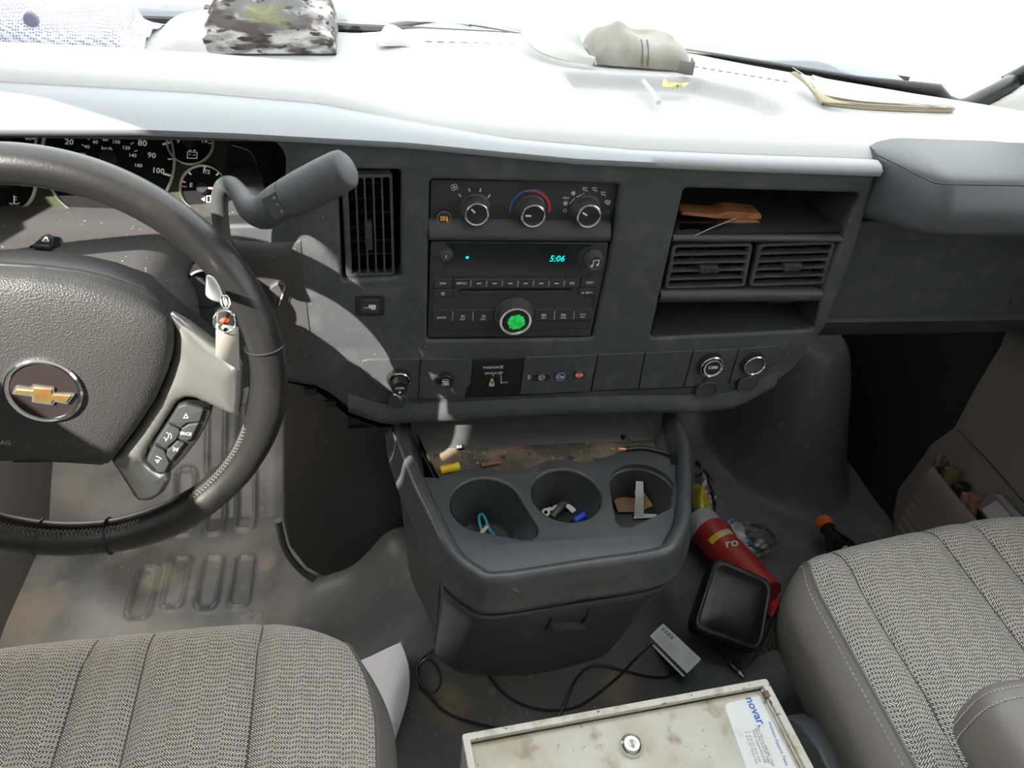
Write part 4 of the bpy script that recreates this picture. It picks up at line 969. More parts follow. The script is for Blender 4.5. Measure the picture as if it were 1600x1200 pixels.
# spokes
spz = [(693, 262), (780, 310), (880, 385), (990, 465), (1006, 500), (1004, 600), (994, 688), (930, 670), (870, 642), (815, 618), (770, 610), (735, 628), (700, 685), (650, 765), (610, 828), (604, 865), (625, 888), (665, 915), (690, 930), (700, 965), (674, 1012), (640, 1037), (600, 1047), (560, 1042), (520, 985), (480, 920), (450, 880), (560, 740), (640, 620), (690, 500), (715, 420), (718, 330)]
w1 = .022
spp = [W2.px(*Z4(p), w1) for p in spz]
for sg in (1, -1):
    b = MB(); q = [(sg*u, v) for u, v in spp]; b.pillow(W2, rnd(ccw(q), .003, 2), w1-.013, .013, .024)
    b.build('spoke', m_satin, wheel, sharp=60)
# button pad
padp = [(742, 622), (775, 614), (850, 638), (882, 652), (862, 700), (830, 762), (770, 840), (700, 912), (655, 908), (608, 862), (612, 838), (648, 768), (700, 690)]
b = MB(); b.plate(W2, rnd(ccw([W2.px(*Z4(p), .017) for p in padp]), .003, 3), [], -.012, .017, .002)
pad = b.build('button_pad', m_black, wheel)
def wbtn(pts, mk=None):
    b = MB(); b.plate(W2, rnd(inset(ccw([W2.px(*Z4(p), .021) for p in pts]), .0004), .0012, 3), [], .014, .021, .0012)
    if mk: mk(b)
    b.build('wheel_button', [m_panelblk, m_white], pad)
def wl(b, pts, wd=2.0, closed=True): b.stroke(W2, [W2.px(*Z4(p), .0214) for p in pts], wd*.75*W.sc(250, 680, .02)/1.6, .0214, 1, closed)
wbtn([(703, 694), (742, 628), (775, 618), (850, 641), (834, 692), (778, 698), (752, 720)], lambda b: wl(b, [(765, 676), (775, 657), (784, 674)]))
def voice(b):
    wl(b, [(694, 735), (704, 742), (702, 755), (694, 765)], closed=False); wl(b, [(708, 738), (715, 748), (712, 762)], closed=False); wl(b, [(684, 755), (690, 762), (692, 772)], closed=False)
wbtn([(645, 778), (700, 700), (748, 722), (752, 738), (735, 768), (690, 806)], voice)
wbtn([(756, 720), (784, 702), (832, 696), (800, 764), (775, 776), (740, 764)], lambda b: b.text(W2, 'SRCE', *W2.px(*Z4((774, 741)), .0214), .0034, .0214, rot=radians(-5), m=1, bold=.02))
wbtn([(694, 812), (738, 770), (772, 782), (712, 862), (690, 830)], lambda b: (wl(b, [(722, 797), (738, 806), (722, 812)]), wl(b, [(742, 800), (738, 815)], closed=False)))
def phone(b): wl(b, [(648, 850), (664, 850), (656, 862)]); wl(b, [(652, 835), (662, 838), (672, 846)], 3, False)
wbtn([(612, 850), (642, 790), (686, 812), (708, 864), (688, 904), (655, 904)], phone)
# ---------------------------------------------------------------- column
col_ = thing('steering_column', 'grey plastic steering column shroud behind the wheel with hazard switch on top', 'steering column', W.pt(0, 0, -.12))
def rsec(w, hw, top, botm, rr, n=5):
    q = rnd([(-hw, botm), (hw, botm), (hw, top-.040), (hw-.03, top), (-hw+.03, top), (-hw, top-.040)], [rr, rr, .02, .02, .02, .02], n); return [W.pt(u, v, w) for u, v in q]
b = MB(); S_ = [rsec(-.034, .112, .080, -.06, .03), rsec(-.038, .117, .086, -.065, .03), rsec(-.06, .119, .0885, -.068, .03), rsec(-.12, .121, .090, -.07, .03), rsec(-.165, .126, .091, -.07, .03), rsec(-.172, .132, .096, -.07, .03), rsec(-.24, .136, .097, -.07, .03)]
b.loft(S_, closed=True, cap0=True); shr = b.build('column_shroud', m_shroud, col_, sharp=45)
b = MB(); b.lathe(W, 0, 0, [(.045, -.06), (.045, -.036), (.04, -.035)], 32, 0, cap1=True); b.build('column_neck', m_black, col_)
hz = Fr(W.pt(0, .0905, -.10), W.U, -W.N)   # top plane of the shroud
b = MB(); q = hz.pxs([(46, 386), (50, 380), (85, 382), (93, 370), (94, 384), (84, 386)], .001); b.prism(hz, rnd(ccw(hz.pxs([(44, 386), (82, 369), (94, 371), (94, 384), (84, 387)])), .003), -.001, .0006); b.build('hazard_slot', m_deep, shr)
hu = hz.px(68, 378, .004); b = MB(); b.plate(hz, rnd(ccw(hz.pxs([(50, 382), (64, 368), (77, 364), (84, 368), (82, 380), (72, 384)], .006)), .004), [], 0, .006, .002)
b.stroke(hz, hz.pxs([(66, 377), (72, 370), (76, 377)], .0064), .0012, .0064, 1, closed=True); b.build('hazard_switch', [m_black, m_white], shr)
# ignition pod on the right flank
iu, iv = W.px(322, 452, -.098)
b = MB(); b.lathe(W, iu, iv, [(.023, -.14), (.023, -.103), (.022, -.099), (.020, -.098), (.018, -.103), (.015, -.108), (.0001, -.108)], 36); b.build('ignition_lock', m_black, col_)
b = MB(); b.plate(W, rnd([(.07, -.075), (.125, -.06), (.14, .0), (.135, .045), (.12, .06), (.08, .05)], .015), [], -.20, -.10, .004); b.build('lower_shroud', m_panelblk, col_)
# trim to the right of the column, on the dash (sunlit, pale)
b = MB(); 
A_ = [onY(356, 366, .86), onY(438, 362, .845), onY(470, 372, .801)]
B_ = [onY(362, 372, .80), onY(420, 385, .795), onY(470, 385, .799)]
C_ = [onY(380, 440, .80), onY(425, 460, .80), onY(478, 470, .799)]
D_ = [onY(405, 540, .805), onY(440, 560, .80), onY(490, 575, .799)]
E_ = [onY(420, 588, .815), onY(446, 594, .81), onY(490, 602, .805)]
b.surf([A_, B_, C_, D_, E_], 16, 28); b.build('column_trim', m_shroud, dash, sharp=80)
b = MB(); q = Fr(onY(400, 350, .845), (1, 0, 0), (0, .75, .66)); b.plate(q, rnd(ccw(q.pxs([(352, 340), (392, 328), (436, 338), (440, 354), (425, 364), (356, 367)])), .003), [], -.012, .0, .002); b.build('cluster_ledge', m_shroud, dash)
b = MB(); q = Fr(onY(425, 453, .792), (1, 0, 0), (0, 0, 1)); b.prism(q, rnd(q.pxs([(420, 450), (434, 441), (445, 444), (446, 452), (436, 478), (430, 483)]), .004), -.008, .0, .002, 0); b.stroke(q, q.pxs([(445, 448), (436, 476)]), .0018, .0006, 1); b.build('column_tab', [m_shroud, m_grey], dash)
# ---------------------------------------------------------------- gear lever
lev = thing('gear_lever', 'dark grey column gear lever with thick grip beside the steering wheel', 'gear lever', dist_at(345, 380, .80))
pts = [dist_at(352, 420, .80), dist_at(347, 368, .79), dist_at(343, 320, .77), dist_at(348, 294, .755), dist_at(360, 289, .745), dist_at(375, 304, .735), dist_at(390, 324, .725), dist_at(410, 332, .715), dist_at(428, 325, .71)]
b = MB(); b.tube(pts, [.0085, .0085, .0085, .0085, .0088, .0095, .012, .0155, .0172], 20, sm=48); b.build('lever_stem', m_dash2, lev, sharp=70)
g0, g1 = dist_at(415, 330, .712), dist_at(543, 262, .675)
ax = (g1-g0).normalized(); Ln = (g1-g0).length
b = MB(); ts = [(0, .0150), (.08, .0168), (.2, .0182), (.30, .0186), (.302, .0178), (.312, .0178), (.315, .0188), (.5, .0193), (.75, .0190), (.93, .0182), (.98, .0172), (1.0, .0150), (1.008, .001)]
b.tube([g0+ax*(Ln*t) for t, r in ts], [r for t, r in ts], 28); grip = b.build('lever_grip', m_dash, lev, sharp=45)
LF = frN(g0+ax*(Ln*.16), CAM_P-(g0+ax*(Ln*.16))); LF = Fr(LF.O+LF.N*.0192, ax-LF.N*ax.dot(LF.N), LF.N.cross(ax))
b = MB(); b.plate(LF, rnd(rect(-.011, -.0115, .0115, .0115), .003), [], -.006, .0026, .0015)
for t, y in (('+', .0062), ('I', .0), ('=', -.0065)): b.text(LF, t, 0, y, .0042, .0030, rot=radians(60) if t != '+' else 0, m=1)
b.build('shift_button', [m_panelblk, m_grey], grip)
# ---------------------------------------------------------------- keys
key = thing('ignition_key', 'ignition key in the lock with ring, dark fob and pale tag hanging from it', 'key', dist_at(345, 470, .66))
KF = frN(dist_at(334, 446, .66), CAM_P-dist_at(334, 446, .66))
def kp(x, y, w=0): return KF.px(x, y, w)
b = MB(); b.plate(KF, rnd(ccw(KF.pxs([(322, 428), (334, 432), (343, 446), (349, 462), (345, 473), (330, 469), (321, 462)])), .006, 4), [], -.004, .004, .002)
b.tube([KF.pt(*kp(330, 452), 0), KF.pt(*kp(328, 452), -.03)], .004, 8, m=0)
bt2 = KF.pxs([(329, 440), (333, 441), (332, 447), (334, 449), (332, 457), (330, 456), (330, 450), (328, 448)], .0043); b.stroke(KF, bt2, .0005, .0043, 1, closed=True)
b.build('key_head', [mat('key_silver', (.45, .45, .46), .35, metal=.4), m_grey], key)
b = MB(); c = KF.pt(*kp(351, 502), .006); rr = 17.5*KF.sc(351, 502)
b.tube([c+KF.U*rr*cos(a)+KF.V*rr*1.02*sin(a)+KF.N*.002*sin(3*a) for a in [2*pi*k/40 for k in range(40)]], .0009, 7, closed=True)
for dx in (0, 5):
    c2 = KF.pt(*kp(349+dx, 472), .003); b.tube([c2+KF.U*.0022*cos(a)+KF.V*.0055*sin(a) for a in [2*pi*k/20 for k in range(20)]], .0010, 6, closed=True)
b.build('key_ring', m_chrome, key)
b = MB(); b.plate(KF, rnd(ccw(KF.pxs([(335, 488), (345, 479), (360, 481), (371, 492), (370, 515), (352, 525), (336, 512)], -.003)), .008), [], -.010, -.002, .003)
u, v = kp(351, 501); b.prism(KF, circ(u, v, 8*KF.sc(351, 501), 24, 5*KF.sc(351, 501)), -.003, -.0012, .0004, 1); b.text(KF, '10', u, v, .0035, -.0008, m=2)
b.build('key_fob', [m_black, m_red, m_orange], key, label='black fob with red oval')
b = MB(); tagp = KF.pxs([(330, 497), (341, 508), (345, 507), (373, 512), (374, 575), (340, 560), (334, 540)], .003)
b.plate(KF, ccw(KF.pxs([(337, 505), (373, 511), (374.5, 580), (337, 556)], .001)), [circ(*kp(353, 516, .001), .0022, 14)], -.0008, .0006); b.build('key_tag', mat('tag_cream', (.22, .20, .17), .7), key)
# ================================================================ ENGINE COVER
eng = thing('engine_cover', 'black plastic engine cover with three cup holders and coin tray below the dash', 'engine cover', (.24, .70, .2))
ZT = .515
A = [(.024, .86), (.027, .80), (.043, .717), (.062, .648), (.081, .587), (.108, .552), (.136, .540), (.24, .549), (.344, .560), (.378, .588), (.398, .618), (.410, .650), (.432, .71), (.446, .76), (.452, .86)]
B = [(.046, .87), (.047, .82), (.050, .77), (.068, .705), (.085, .645), (.105, .618), (.131, .606), (.213, .598), (.31, .612), (.342, .632), (.365, .66), (.383, .70), (.40, .76), (.41, .80), (.415, .87)]
NN = 110
def outl_(P): return [(p.x, p.y) for p in cr([(x, y, 0) for x, y in P], NN)]
A_, B_ = ccw(outl_(A)), ccw(outl_(B))
if area(outl_(A)) < 0: pass
Ao = outl_(A); Bo = outl_(B)
def off(P, d):  # open polyline offset (positive is inward)
    s_ = 1 if area(P) > 0 else -1
    Q = inset(P if s_ > 0 else P[::-1], d); return Q if s_ > 0 else Q[::-1]
def mixp(t): return [((1-t)*a[0]+t*c[0], (1-t)*a[1]+t*c[1]) for a, c in zip(Ao, Bo)]
rings = [(off(Ao, .020), .48), (off(Ao, .018), .519), (off(Ao, .016), .5245), (off(Ao, .012), .5285), (off(Ao, .007), .530), (off(Ao, .002), .5275), (off(Ao, -.001), .521), (off(Ao, -.003), .500), (off(Ao, -.006), .489), (off(Ao, -.009), .483), (off(Ao, -.0095), .478), (off(Ao, -.006), .472), (off(Ao, -.003), .4705)]
for k in range(9):
    t = k/8; rings.append((off(mixp(.08+.92*t**.9), -.001 if k else -.004), .4685-.2185*t))
rings.append((off(Bo, .012), .240))
b = MB(); b.loft([[(x, y, z) for x, y in P] for P, z in rings], closed=False); body = b.build('cover_body', m_cover, eng, sharp=50)
# cup plate
fl = flat(ZT)
def hull(P):
    P = sorted(set(P))
    def half(Q):
        h = []
        for p in Q:
            while len(h) > 1 and (h[-1][0]-h[-2][0])*(p[1]-h[-2][1])-(h[-1][1]-h[-2][1])*(p[0]-h[-2][0]) <= 0: h.pop()
            h.append(p)
        return h[:-1]
    return half(P)+half(P[::-1])
def cupo(cx, cy, rx, tip=None):
    u, v = fl.px(cx, cy); r = rx*fl.sc(cx, cy); o = []
    if tip:
        tu, tv = fl.px(*tip); H_ = hull(circ(u, v, r, 72)+circ(tu, tv, 21*fl.sc(*tip), 36)); H_.append(H_[0])
        for i in range(96):
            a = 2*pi*i/96; d = Vec((cos(a), sin(a))); best = r
            for p, q in zip(H_, H_[1:]):
                e = Vec(q)-Vec(p); den = d.x*e.y-d.y*e.x
                if abs(den) < 1e-12: continue
                w_ = Vec(p)-Vec((u, v)); t_ = (w_.x*e.y-w_.y*e.x)/den; s2 = (w_.x*d.y-w_.y*d.x)/den
                if t_ > 0 and -.001 <= s2 <= 1.001: best = max(best, t_)
            o.append((u+best*d.x, v+best*d.y))
        return o, (u, v), r
    tp = Vec(fl.px(*tip)) if tip else None
    for i in range(64):
        a = 2*pi*i/64; rr = r
        if tp is not None:
            d = tp-Vec((u, v)); L = d.length; ta = atan2(d.y, d.x); da = (a-ta+pi) % (2*pi)-pi
            # circle of radius q near the tip
            q = .019; c_ = L-q
            if abs(da) < 1.2:
                s2 = q*q-(c_*sin(da))**2
                if s2 > 0: rr = max(rr, c_*cos(da)+sqrt(s2))
                # straight flanks
                hw = q+.012*(1-min(1, abs(da)))
                if abs(sin(da)) > 1e-3: 
                    fl_ = hw/abs(sin(da))
                    if fl_*cos(da) < c_: rr = max(rr, min(fl_, c_))
        o.append((u+rr*cos(a), v+rr*sin(a)))
    return o, (u, v), r
cups = [cupo(760, 788, 56, (820, 826)), cupo(885, 773, 54), cupo(1005, 763, 56, (978, 812))]
back = [(1056, 715), (1030, 708), (1000, 703), (965, 706), (940, 716), (915, 722), (890, 717), (860, 717), (835, 726), (810, 736), (785, 735), (755, 729), (725, 731), (705, 738), (688, 746)]
Ai = off(Ao, .0185); ymax = .80
front = [p for p in Ai if p[1] < .735]
if front[0][0] > front[-1][0]: front = front[::-1]
bk = fl.pxs(back)
pl = front+[p for p in bk if p[0] < front[-1][0]-.004 and p[0] > front[0][0]+.004]
b = MB(); b.plate(fl, ccw(pl), [c[0] for c in cups], -.012, 0, .0035, res=3); b.build('cup_plate', m_cover, eng, sharp=60)
for i, (o, (u, v), r) in enumerate(cups):
    b = MB(); n = len(o)
    def ci(s_, z): return [(u+r*s_*cos(2*pi*k/n), v+r*s_*sin(2*pi*k/n), z) for k in range(n)]
    R = [[(x, y, ZT-.003) for x, y in inset(o, .001)], [(x*.7+c[0]*.3, y*.7+c[1]*.3, ZT-.020) for (x, y), c in zip(o, ci(.98, 0))], [(x*.25+c[0]*.75, y*.25+c[1]*.75, ZT-.036) for (x, y), c in zip(o, ci(.96, 0))], ci(.93, ZT-.048), ci(.88, ZT-.072), ci(.83, ZT-.078), ci(.80, ZT-.079)]
    b.loft(R, closed=True); b.add(R[-1], [list(range(n))]); b.build('cup_well', m_cover, eng, sharp=50)
# coin tray
ZF = .489
tb = [p for p in bk]
tx0, tx1 = Ai[0][0], Ai[-1][0]
b = MB(); lp_ = [(.047, .86)]+[p for p in tb[::-1]]+[(.430, .86)]
dn = [(.060, .83)]+[(u, v+.010) for u, v in tb[::-1]]+[(.418, .83)]
b.loft([[(x, y, ZT-.004) for x, y in lp_], [(x, y, ZF+.004) for x, y in [(a[0]*.5+c[0]*.5, a[1]*.5+c[1]*.5) for a, c in zip(lp_, dn)]], [(x, y, ZF) for x, y in dn]])
nb = 30
bw = [[(.05+.375*k/(nb-1), .805+d, z) for k in range(nb)] for d, z in ((0.0, ZF), (.004, ZF+.004), (.010, ZF+.02), (.018, .546))]
b.loft(bw)
for sx, s_ in ((.047, 1), (.430, -1)): 
    b.loft([[(sx+s_*d, y, z) for y in (.72, .78, .86)] for d, z in ((-.004, .527), (.001, .515), (.010, .497), (.018, ZF))])
b.build('tray_wall', m_cover, eng, sharp=60)
b = MB(); b.add([(x, y, ZF) for x, y in [(.055, .83)]+[(u, v+.004) for u, v in tb[::-1]]+[(.425, .83)]], [list(range(len(tb)+2))]); b.build('tray_floor', m_trayfl, eng, label='dirty floor of the coin tray')
b = MB(); u, v = fl.px(1054, 719); b.prism(fl, rnd([(u-.009, v-.009), (u+.012, v-.010), (u+.011, v+.010), (u-.004, v+.011)], .004), .0, .0008); b.build('rubber_pad', m_deep, eng)
# drawer front: raised panel following the body
b = MB(); i0 = min(range(NN), key=lambda i: abs(Ao[i][0]-.083)+abs(Ao[i][1]-.585)); i1 = min(range(NN), key=lambda i: abs(Ao[i][0]-.392)+abs(Ao[i][1]-.605))
lo_, hi_ = min(i0, i1), max(i0, i1)
R = []
for k in range(10):
    t = k/9; P = off(mixp(.08+.92*t**.9), -.0105); R.append([(x, y, .462-.222*t) for x, y in P[lo_:hi_+1]])
mid = R[4]
def shrink(r, e): 
    c = Vec(((r[0][0]+r[-1][0])/2, (r[0][1]+r[-1][1])/2+.05, r[0][2])); return [tuple(c+(Vec(p)-c)*e) for p in r]
R = [[(x, y+.012, z+.0035) for x, y, z in R[0]]]+[[(x, y+.002, z+.003) for x, y, z in R[0]]]+R+[[(x, y+.003, z-.004) for x, y, z in R[-1]], [(x, y+.03, z-.004) for x, y, z in R[-1]]]
b.loft(R); dr = b.build('storage_drawer', m_cover, eng, sharp=50, solid=.004)
# groove left of the drawer
b = MB(); q = []
for k in range(10):
    t = k/9; P = off(mixp(.08+.92*t**.9), -.0035); q.append((P, .462-.222*t))
ii = lo_ if abs(Ao[lo_][0]-.083) < .02 else hi_
st = -1 if ii == lo_ else 1
b.loft([[(P[ii+st*d][0], P[ii+st*d][1], z) for P, z in q] for d in (0, 1, 2)]); b.build('drawer_gap', m_deep, eng)
# latch
DF = None
def onFront(x, y):  # point on the drawer front
    r_ = ray(x, y); best = None
    t = .6
    while t < 1.3:
        p = CAM_P+r_*t; s_ = (.462-p.z)/.222
        if 0 <= s_ <= 1:
            P = off(mixp(.08+.92*s_**.9), -.0105)
            j = min(range(20, 90), key=lambda j: abs(P[j][0]-p.x)); 
            if p.y >= P[j][1]: return p
        t += .002
    return CAM_P+r_*.9
L = [onFront(*p) for p in [(860, 950), (923, 941), (914, 986), (848, 990)]]
LN = (L[1]-L[0]).cross(L[3]-L[0]).normalized(); LN = -LN if LN.y > 0 else LN
LFr = frN(L[0], LN)
b = MB(); b.pstroke(LFr, [(864, 950), (858, 972), (852, 984)], 3, .0015, 0, h=.001); b.pstroke(LFr, [(921, 943), (917, 962), (908, 974)], 3, .0015, 0, h=.001)
b.loft([[LFr.pt(*LFr.px(x, y), w) for x in (862, 886, 912)] for y, w in ((970, -.002), (974, .006), (982, .0065), (990, -.002))], m=1)
b.build('drawer_latch', [m_deep, m_cover], dr, sharp=70)
# ---------------------------------------------------------------- side panel left of the engine cover
SPf = Fr((0, .855, 0), (1, 0, 0), (0, .10, 1))
b = MB(); q = SPf.pxs([(440, 585), (441, 812), (452, 855), (478, 888), (508, 904), (540, 913), (580, 912), (624, 900), (640, 700), (632, 585)])
b.plate(SPf, ccw(q), [], -.03, 0, .006, res=3); sp_ = b.build('engine_side_panel', mat('panel_scuffed', (.040, .040, .043), .40, spec=.5, bump=(600, .15, .0003), var=[(26, (.05, .05, .05), .55, .8, 4), (120, (.3, .3, .3), .73, .78, 5)]), None)
tag(sp_, 'scuffed black panel covering the engine left of the cup holder unit', 'panel')
b = MB(); q3 = [SPf.pt(*SPf.px(x, y, -.005), -.005)+Vec((-.004, 0, -.002)) for x, y in [(438, 812), (450, 858), (477, 892), (508, 908), (540, 918), (582, 917), (628, 905)]]
b.tube(q3, .006, 8, sm=40); struct(b.build('trim_6', m_rubber))
# ================================================================ SEATS
def seat(name, label, x0, x1, yf, yb, zt, zb, seams, fab, edge0, edge1, rc0, rc1, yfun=None, crown=.012, seamd=.014, roll0=.05, roll1=.05, und0=.012):
    """cushion as one grid split into fabric top and vinyl bolsters"""
    t = thing(name, label, 'seat', ((x0+x1)/2, yf-.3, .1))
    nu, nv = 150, 120
    H = zt-zb
    def prof(lo, hi, r0, r1, n, close_hi=True):
        un = und0 if lo == x0 else .012; pts = [(lo+un, H)]; 
        for k in range(6): pts.append((lo+un*(1-k/5)**1.5*.9, H*(.95-.75*k/5)))
        for k in range(1, 11): a = pi/2*k/10; pts.append((lo+r0*(1-cos(a)), H*.2*(1-sin(a))))
        m = n-34
        for k in range(1, m): pts.append((lo+r0+(hi-r1-lo-r0)*k/m, 0))
        for k in range(0, 11): a = pi/2*k/10; pts.append((hi-r1*(1-sin(a)), H*.2*(1-cos(a))))
        for k in range(6): pts.append((hi-.012*(k/5)*.6, H*(.2+.75*k/5)))
        pts.append((hi-.012, H)); return pts
    px_ = prof(x0, x1, roll0, roll1, nu); 
    ln = prof(yb, yf, .03, .055, nv)
    G = []
    for (y, d2) in ln:
        r = []
        for (x, d1) in px_:
            X, Y = x, y
            for (rc, side) in ((rc0, -1), (rc1, 1)):
                a = ((x0+rc)-x)/rc if side < 0 else (x-(x1-rc))/rc; c_ = (y-(yf-rc))/rc
                if a > 0 and c_ > 0:
                    a2, c2 = a*sqrt(max(0, 1-c_*c_/2)), c_*sqrt(max(0, 1-a*a/2))
                    X = (x0+rc-a2*rc) if side < 0 else (x1-rc+a2*rc); Y = yf-rc+c2*rc
            d = min(H, (d1**3+d2**3)**(1/3.))
            top = 1-min(1, d/.03)
            Y += yfun(X) if yfun else 0
            z = zt-d
            s = (X-x0)/(x1-x0)
            z += crown*(1-(2*s-1)**4)*max(0, top)-crown
            for sx in seams:
                z -= seamd*exp(-abs((X-sx(y) if callable(sx) else X-sx)/.011)**.9)*max(.25, top if d2 < .03 else .6)
            # pillow between seams
            r.append((X, Y, z))
        G.append(r)
    def section(i0, i1, nm, m, lab=None):
        b = MB(); b.loft([row[i0:i1+1] for row in G]); return b.build(nm, m, t, sharp=70, label=lab)
    def idx(x): return min(range(len(px_)), key=lambda i: abs(px_[i][0]-x)+ (100 if px_[i][1] > H*.6 else 0)*1)
    return t, G, section, idx, px_
D0, D1 = -.56, .014
seatd, G, section, idx, pxs_ = seat('driver_seat', 'grey herringbone cloth driver seat cushion in front of the steering wheel', D0, D1, .592, -.35, .452, .20, [-.139+.022*0, lambda y: -.262-.0*y, lambda y: -.325+.03*(y-.5)], m_fabric, None, None, .10, .17, yfun=lambda x: -.012*((x+.20)/.3)**2, crown=.010)
def cords(t_, G_, fs, m_):
    for f_ in fs:
        pts = []
        for r in G_[14:-9]:
            y = r[60][1]; sx = f_(y) if callable(f_) else f_; p = min(r[16:-16], key=lambda q: abs(q[0]-sx)); pts.append(Vec((p[0], p[1], p[2]+.0002)))
        sp = cr(pts[::3], 60); MB().tube(sp, .0010, 6).build('seam', m_, t_)
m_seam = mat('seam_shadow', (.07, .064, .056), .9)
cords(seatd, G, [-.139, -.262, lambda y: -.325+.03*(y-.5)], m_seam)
iA, iB = idx(D0+.02), idx(D1-.022)
section(0, iA, 'side_bolster', m_vinyldk); cu = section(iA, iB, 'cushion', m_fabric); section(iB, len(pxs_)-1, 'side_bolster', m_vinyldk)
b = MB(); b.tube([(r[iB][0], r[iB][1], r[iB][2]+.0005) for r in G[10:-8]], .0025, 6); b.build('piping', m_vinyldk, seatd)
b = MB(); b.prism(flat(.06), rnd(rect(D0+.04, -.3, D1-.03, .46), .03), 0, .15, .01); b.build('seat_base', m_black, seatd)
P0, P1 = .550, 1.085
def yfp(x): return .045*smooth(.53, .95, x)
seatp, G, section, idx, pxs_ = seat('passenger_seat', 'grey cloth passenger seat with taupe vinyl side bolster and armrest', P0, P1, .632, -.35, .456, .20, [lambda y: .632+.02*(y-.3), lambda y: .80+.0*y, lambda y: .875], m_fabric2, None, None, .095, .13, yfun=yfp, crown=.02, roll0=.075, und0=.085)
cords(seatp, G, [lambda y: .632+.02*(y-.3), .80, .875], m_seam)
i1 = idx(.578); i2 = idx(1.07)
section(0, i1, 'side_bolster', m_vinyl, 'taupe vinyl side bolster'); section(i1, i2, 'cushion', m_fabric2); section(i2, len(pxs_)-1, 'side_bolster', m_vinyl)
b = MB(); line = [Vec(r[i1-1]) for r in G[14:-10]]
b.tube([Vec(r[i1])+Vec((0, 0, .0004)) for r in G[10:-8]], .0022, 6); b.build('piping', m_vinyl, seatp)
b = MB(); ln_ = lin(line, 260)
for k in range(0, 259, 2):
    n_ = Vec((-.35, 0, .94)); b.tube([ln_[k]+n_*.001, ln_[k].lerp(ln_[k+1], .5)+n_*.0016, ln_[k+1]+n_*.001], .0007, 5)
b.build('stitching', m_stitch, seatp)
b = MB(); b.loft([[(P0+.0, y, z) for y in (.46, .30, -.3)] for z in (.24, .05)]); b.prism(Fr((P0+.012, 0, 0), (0, -1, 0), (0, 0, 1)), rnd([(-.475, .05), (-.44, .215), (.3, .215), (.3, .05)], .02), -.5, 0, .006); b.build('seat_base', mat('seat_base_grey', (.20, .19, .185), .5), seatp, sharp=40)
q = Fr((P0-.004, 0, 0), (0, -1, 0), (0, 0, 1))
b = MB(); cvr = [(-p.y, p.z) for p in [onX(x, y, P0-.004) for x, y in [(1228, 1118), (1250, 1132), (1275, 1165), (1292, 1200), (1310, 1260), (1260, 1260), (1238, 1200)]]]
b.plate(q, ccw(cvr), [], -.03, .0, .004); b.build('side_trim', mat('trim_slate', (.09, .1, .105), .45), seatp)
# armrest
ZA = .60
def asec(y, s_, dz=0):
    cx, hw = .634, .060*s_; hh = .05*s_; zc = ZA-.05+dz
    return [(cx+hw*(abs(cos(a))**.55)*(1 if cos(a) > 0 else -1), y, zc+hh*(abs(sin(a))**.55)*(1 if sin(a) > 0 else -1)) for a in [2*pi*k/40 for k in range(40)]]
yt = .336
b = MB(); ss = [(yt, .02), (yt-.001, .35), (yt-.003, .6), (yt-.008, .8), (yt-.016, .92), (yt-.028, .98), (yt-.045, 1.0), (yt-.2, 1.02), (yt-.6, 1.02)]
b.loft([asec(*s) for s in ss], closed=True, cap0=True, cap1=True); ar = b.build('armrest', m_vinyl, seatp, sharp=70, label='taupe vinyl armrest with stitched edge')
b = MB()
for sA, dz in ((.93, 0), (.985, 0)):
    b = MB(); a_ = asec(yt-.018 if sA < .95 else yt-.03, sA+.012)
    pts = lin([Vec(p) for p in a_]+[Vec(a_[0])], 181)
    for k in range(0, 180, 2): b.tube([pts[k], pts[k+1]], .0007, 5)
    b.build('stitching', m_stitch, ar)
# upright of the seat, behind the camera, carries the armrest
b = MB(); b.prism(Fr((0, -.30, 0), (1, 0, 0), (0, -.2, 1)), rnd(rect(P0+.02, .3, P1-.02, .95), .08), -.06, .06, .03); b.build('backrest', m_fabric2, seatp)
# ================================================================ METAL CASE
BZ = .42
bt_l, bt_r = onZ(723, 1149, BZ), onZ(1197, 1062, BZ)
BX = Fr(bt_l, bt_r-bt_l, Vec((-(bt_r-bt_l).y, (bt_r-bt_l).x, 0)))   # u right, v forward
BW = (bt_r-bt_l).length; BD = .27
case = thing('metal_case', 'dented cream painted metal case with round lock and white printed sticker, standing between the seats', 'case', BX.pt(BW/2, -BD/2, floorz(.28, .3)-BZ))
zb = .055-BZ
b = MB(); rw = .012
for q in (rect(0, -.004, BW, 0), rect(0, -BD, .004, 0), rect(BW-.004, -BD, BW, 0), rect(0, -BD, BW, -BD+.004)): b.prism(BX, q, zb, -.001)
b.prism(BX, rect(.002, -BD+.002, BW-.002, -.002), zb, zb+.004)
box = b.build('case_body', m_metalwhite, case)
b = MB(); b.plate(BX, rect(.007, -BD+.009, BW-.008, -.007), [], -.012, -.0085, .001); lid = b.build('case_lid', m_metalwhite, case, label='scratched cream lid')
b = MB(); b.plate(BX, rnd(rect(-.001, -BD-.001, BW+.001, .001), .004), [rect(.007, -BD+.008, BW-.008, -.007)], -.006, .0015, .001); b.build('case_rim', m_rust, case)
b = MB(); b.prism(BX, rect(BW-.0105, -BD+.01, BW-.0088, -.009), -.009, -.003); b.prism(BX, rect(BW-.0135, -BD+.01, BW-.0125, -.009), -.0085, -.006); b.prism(BX, rect(BW-.012, -.022, BW-.006, -.014), -.004, .0022, 0, m=1); b.build('hinge_strip', [m_rust, mat('rust_brown', (.16, .1, .07), .8)], case)
u, v = BX.px(988, 1160, .0); s_ = BX.sc(988, 1160)
b = MB(); b.lathe(BX, u, v, [(19*s_, -.0085), (18.5*s_, -.005), (16.5*s_, -.002), (14*s_, -.0005), (13*s_, -.0015), (12.5*s_, -.004)], 36, 0); b.lathe(BX, u, v, [(12.5*s_, -.004), (12*s_, -.002), (.0001, -.0018)], 36, 2)
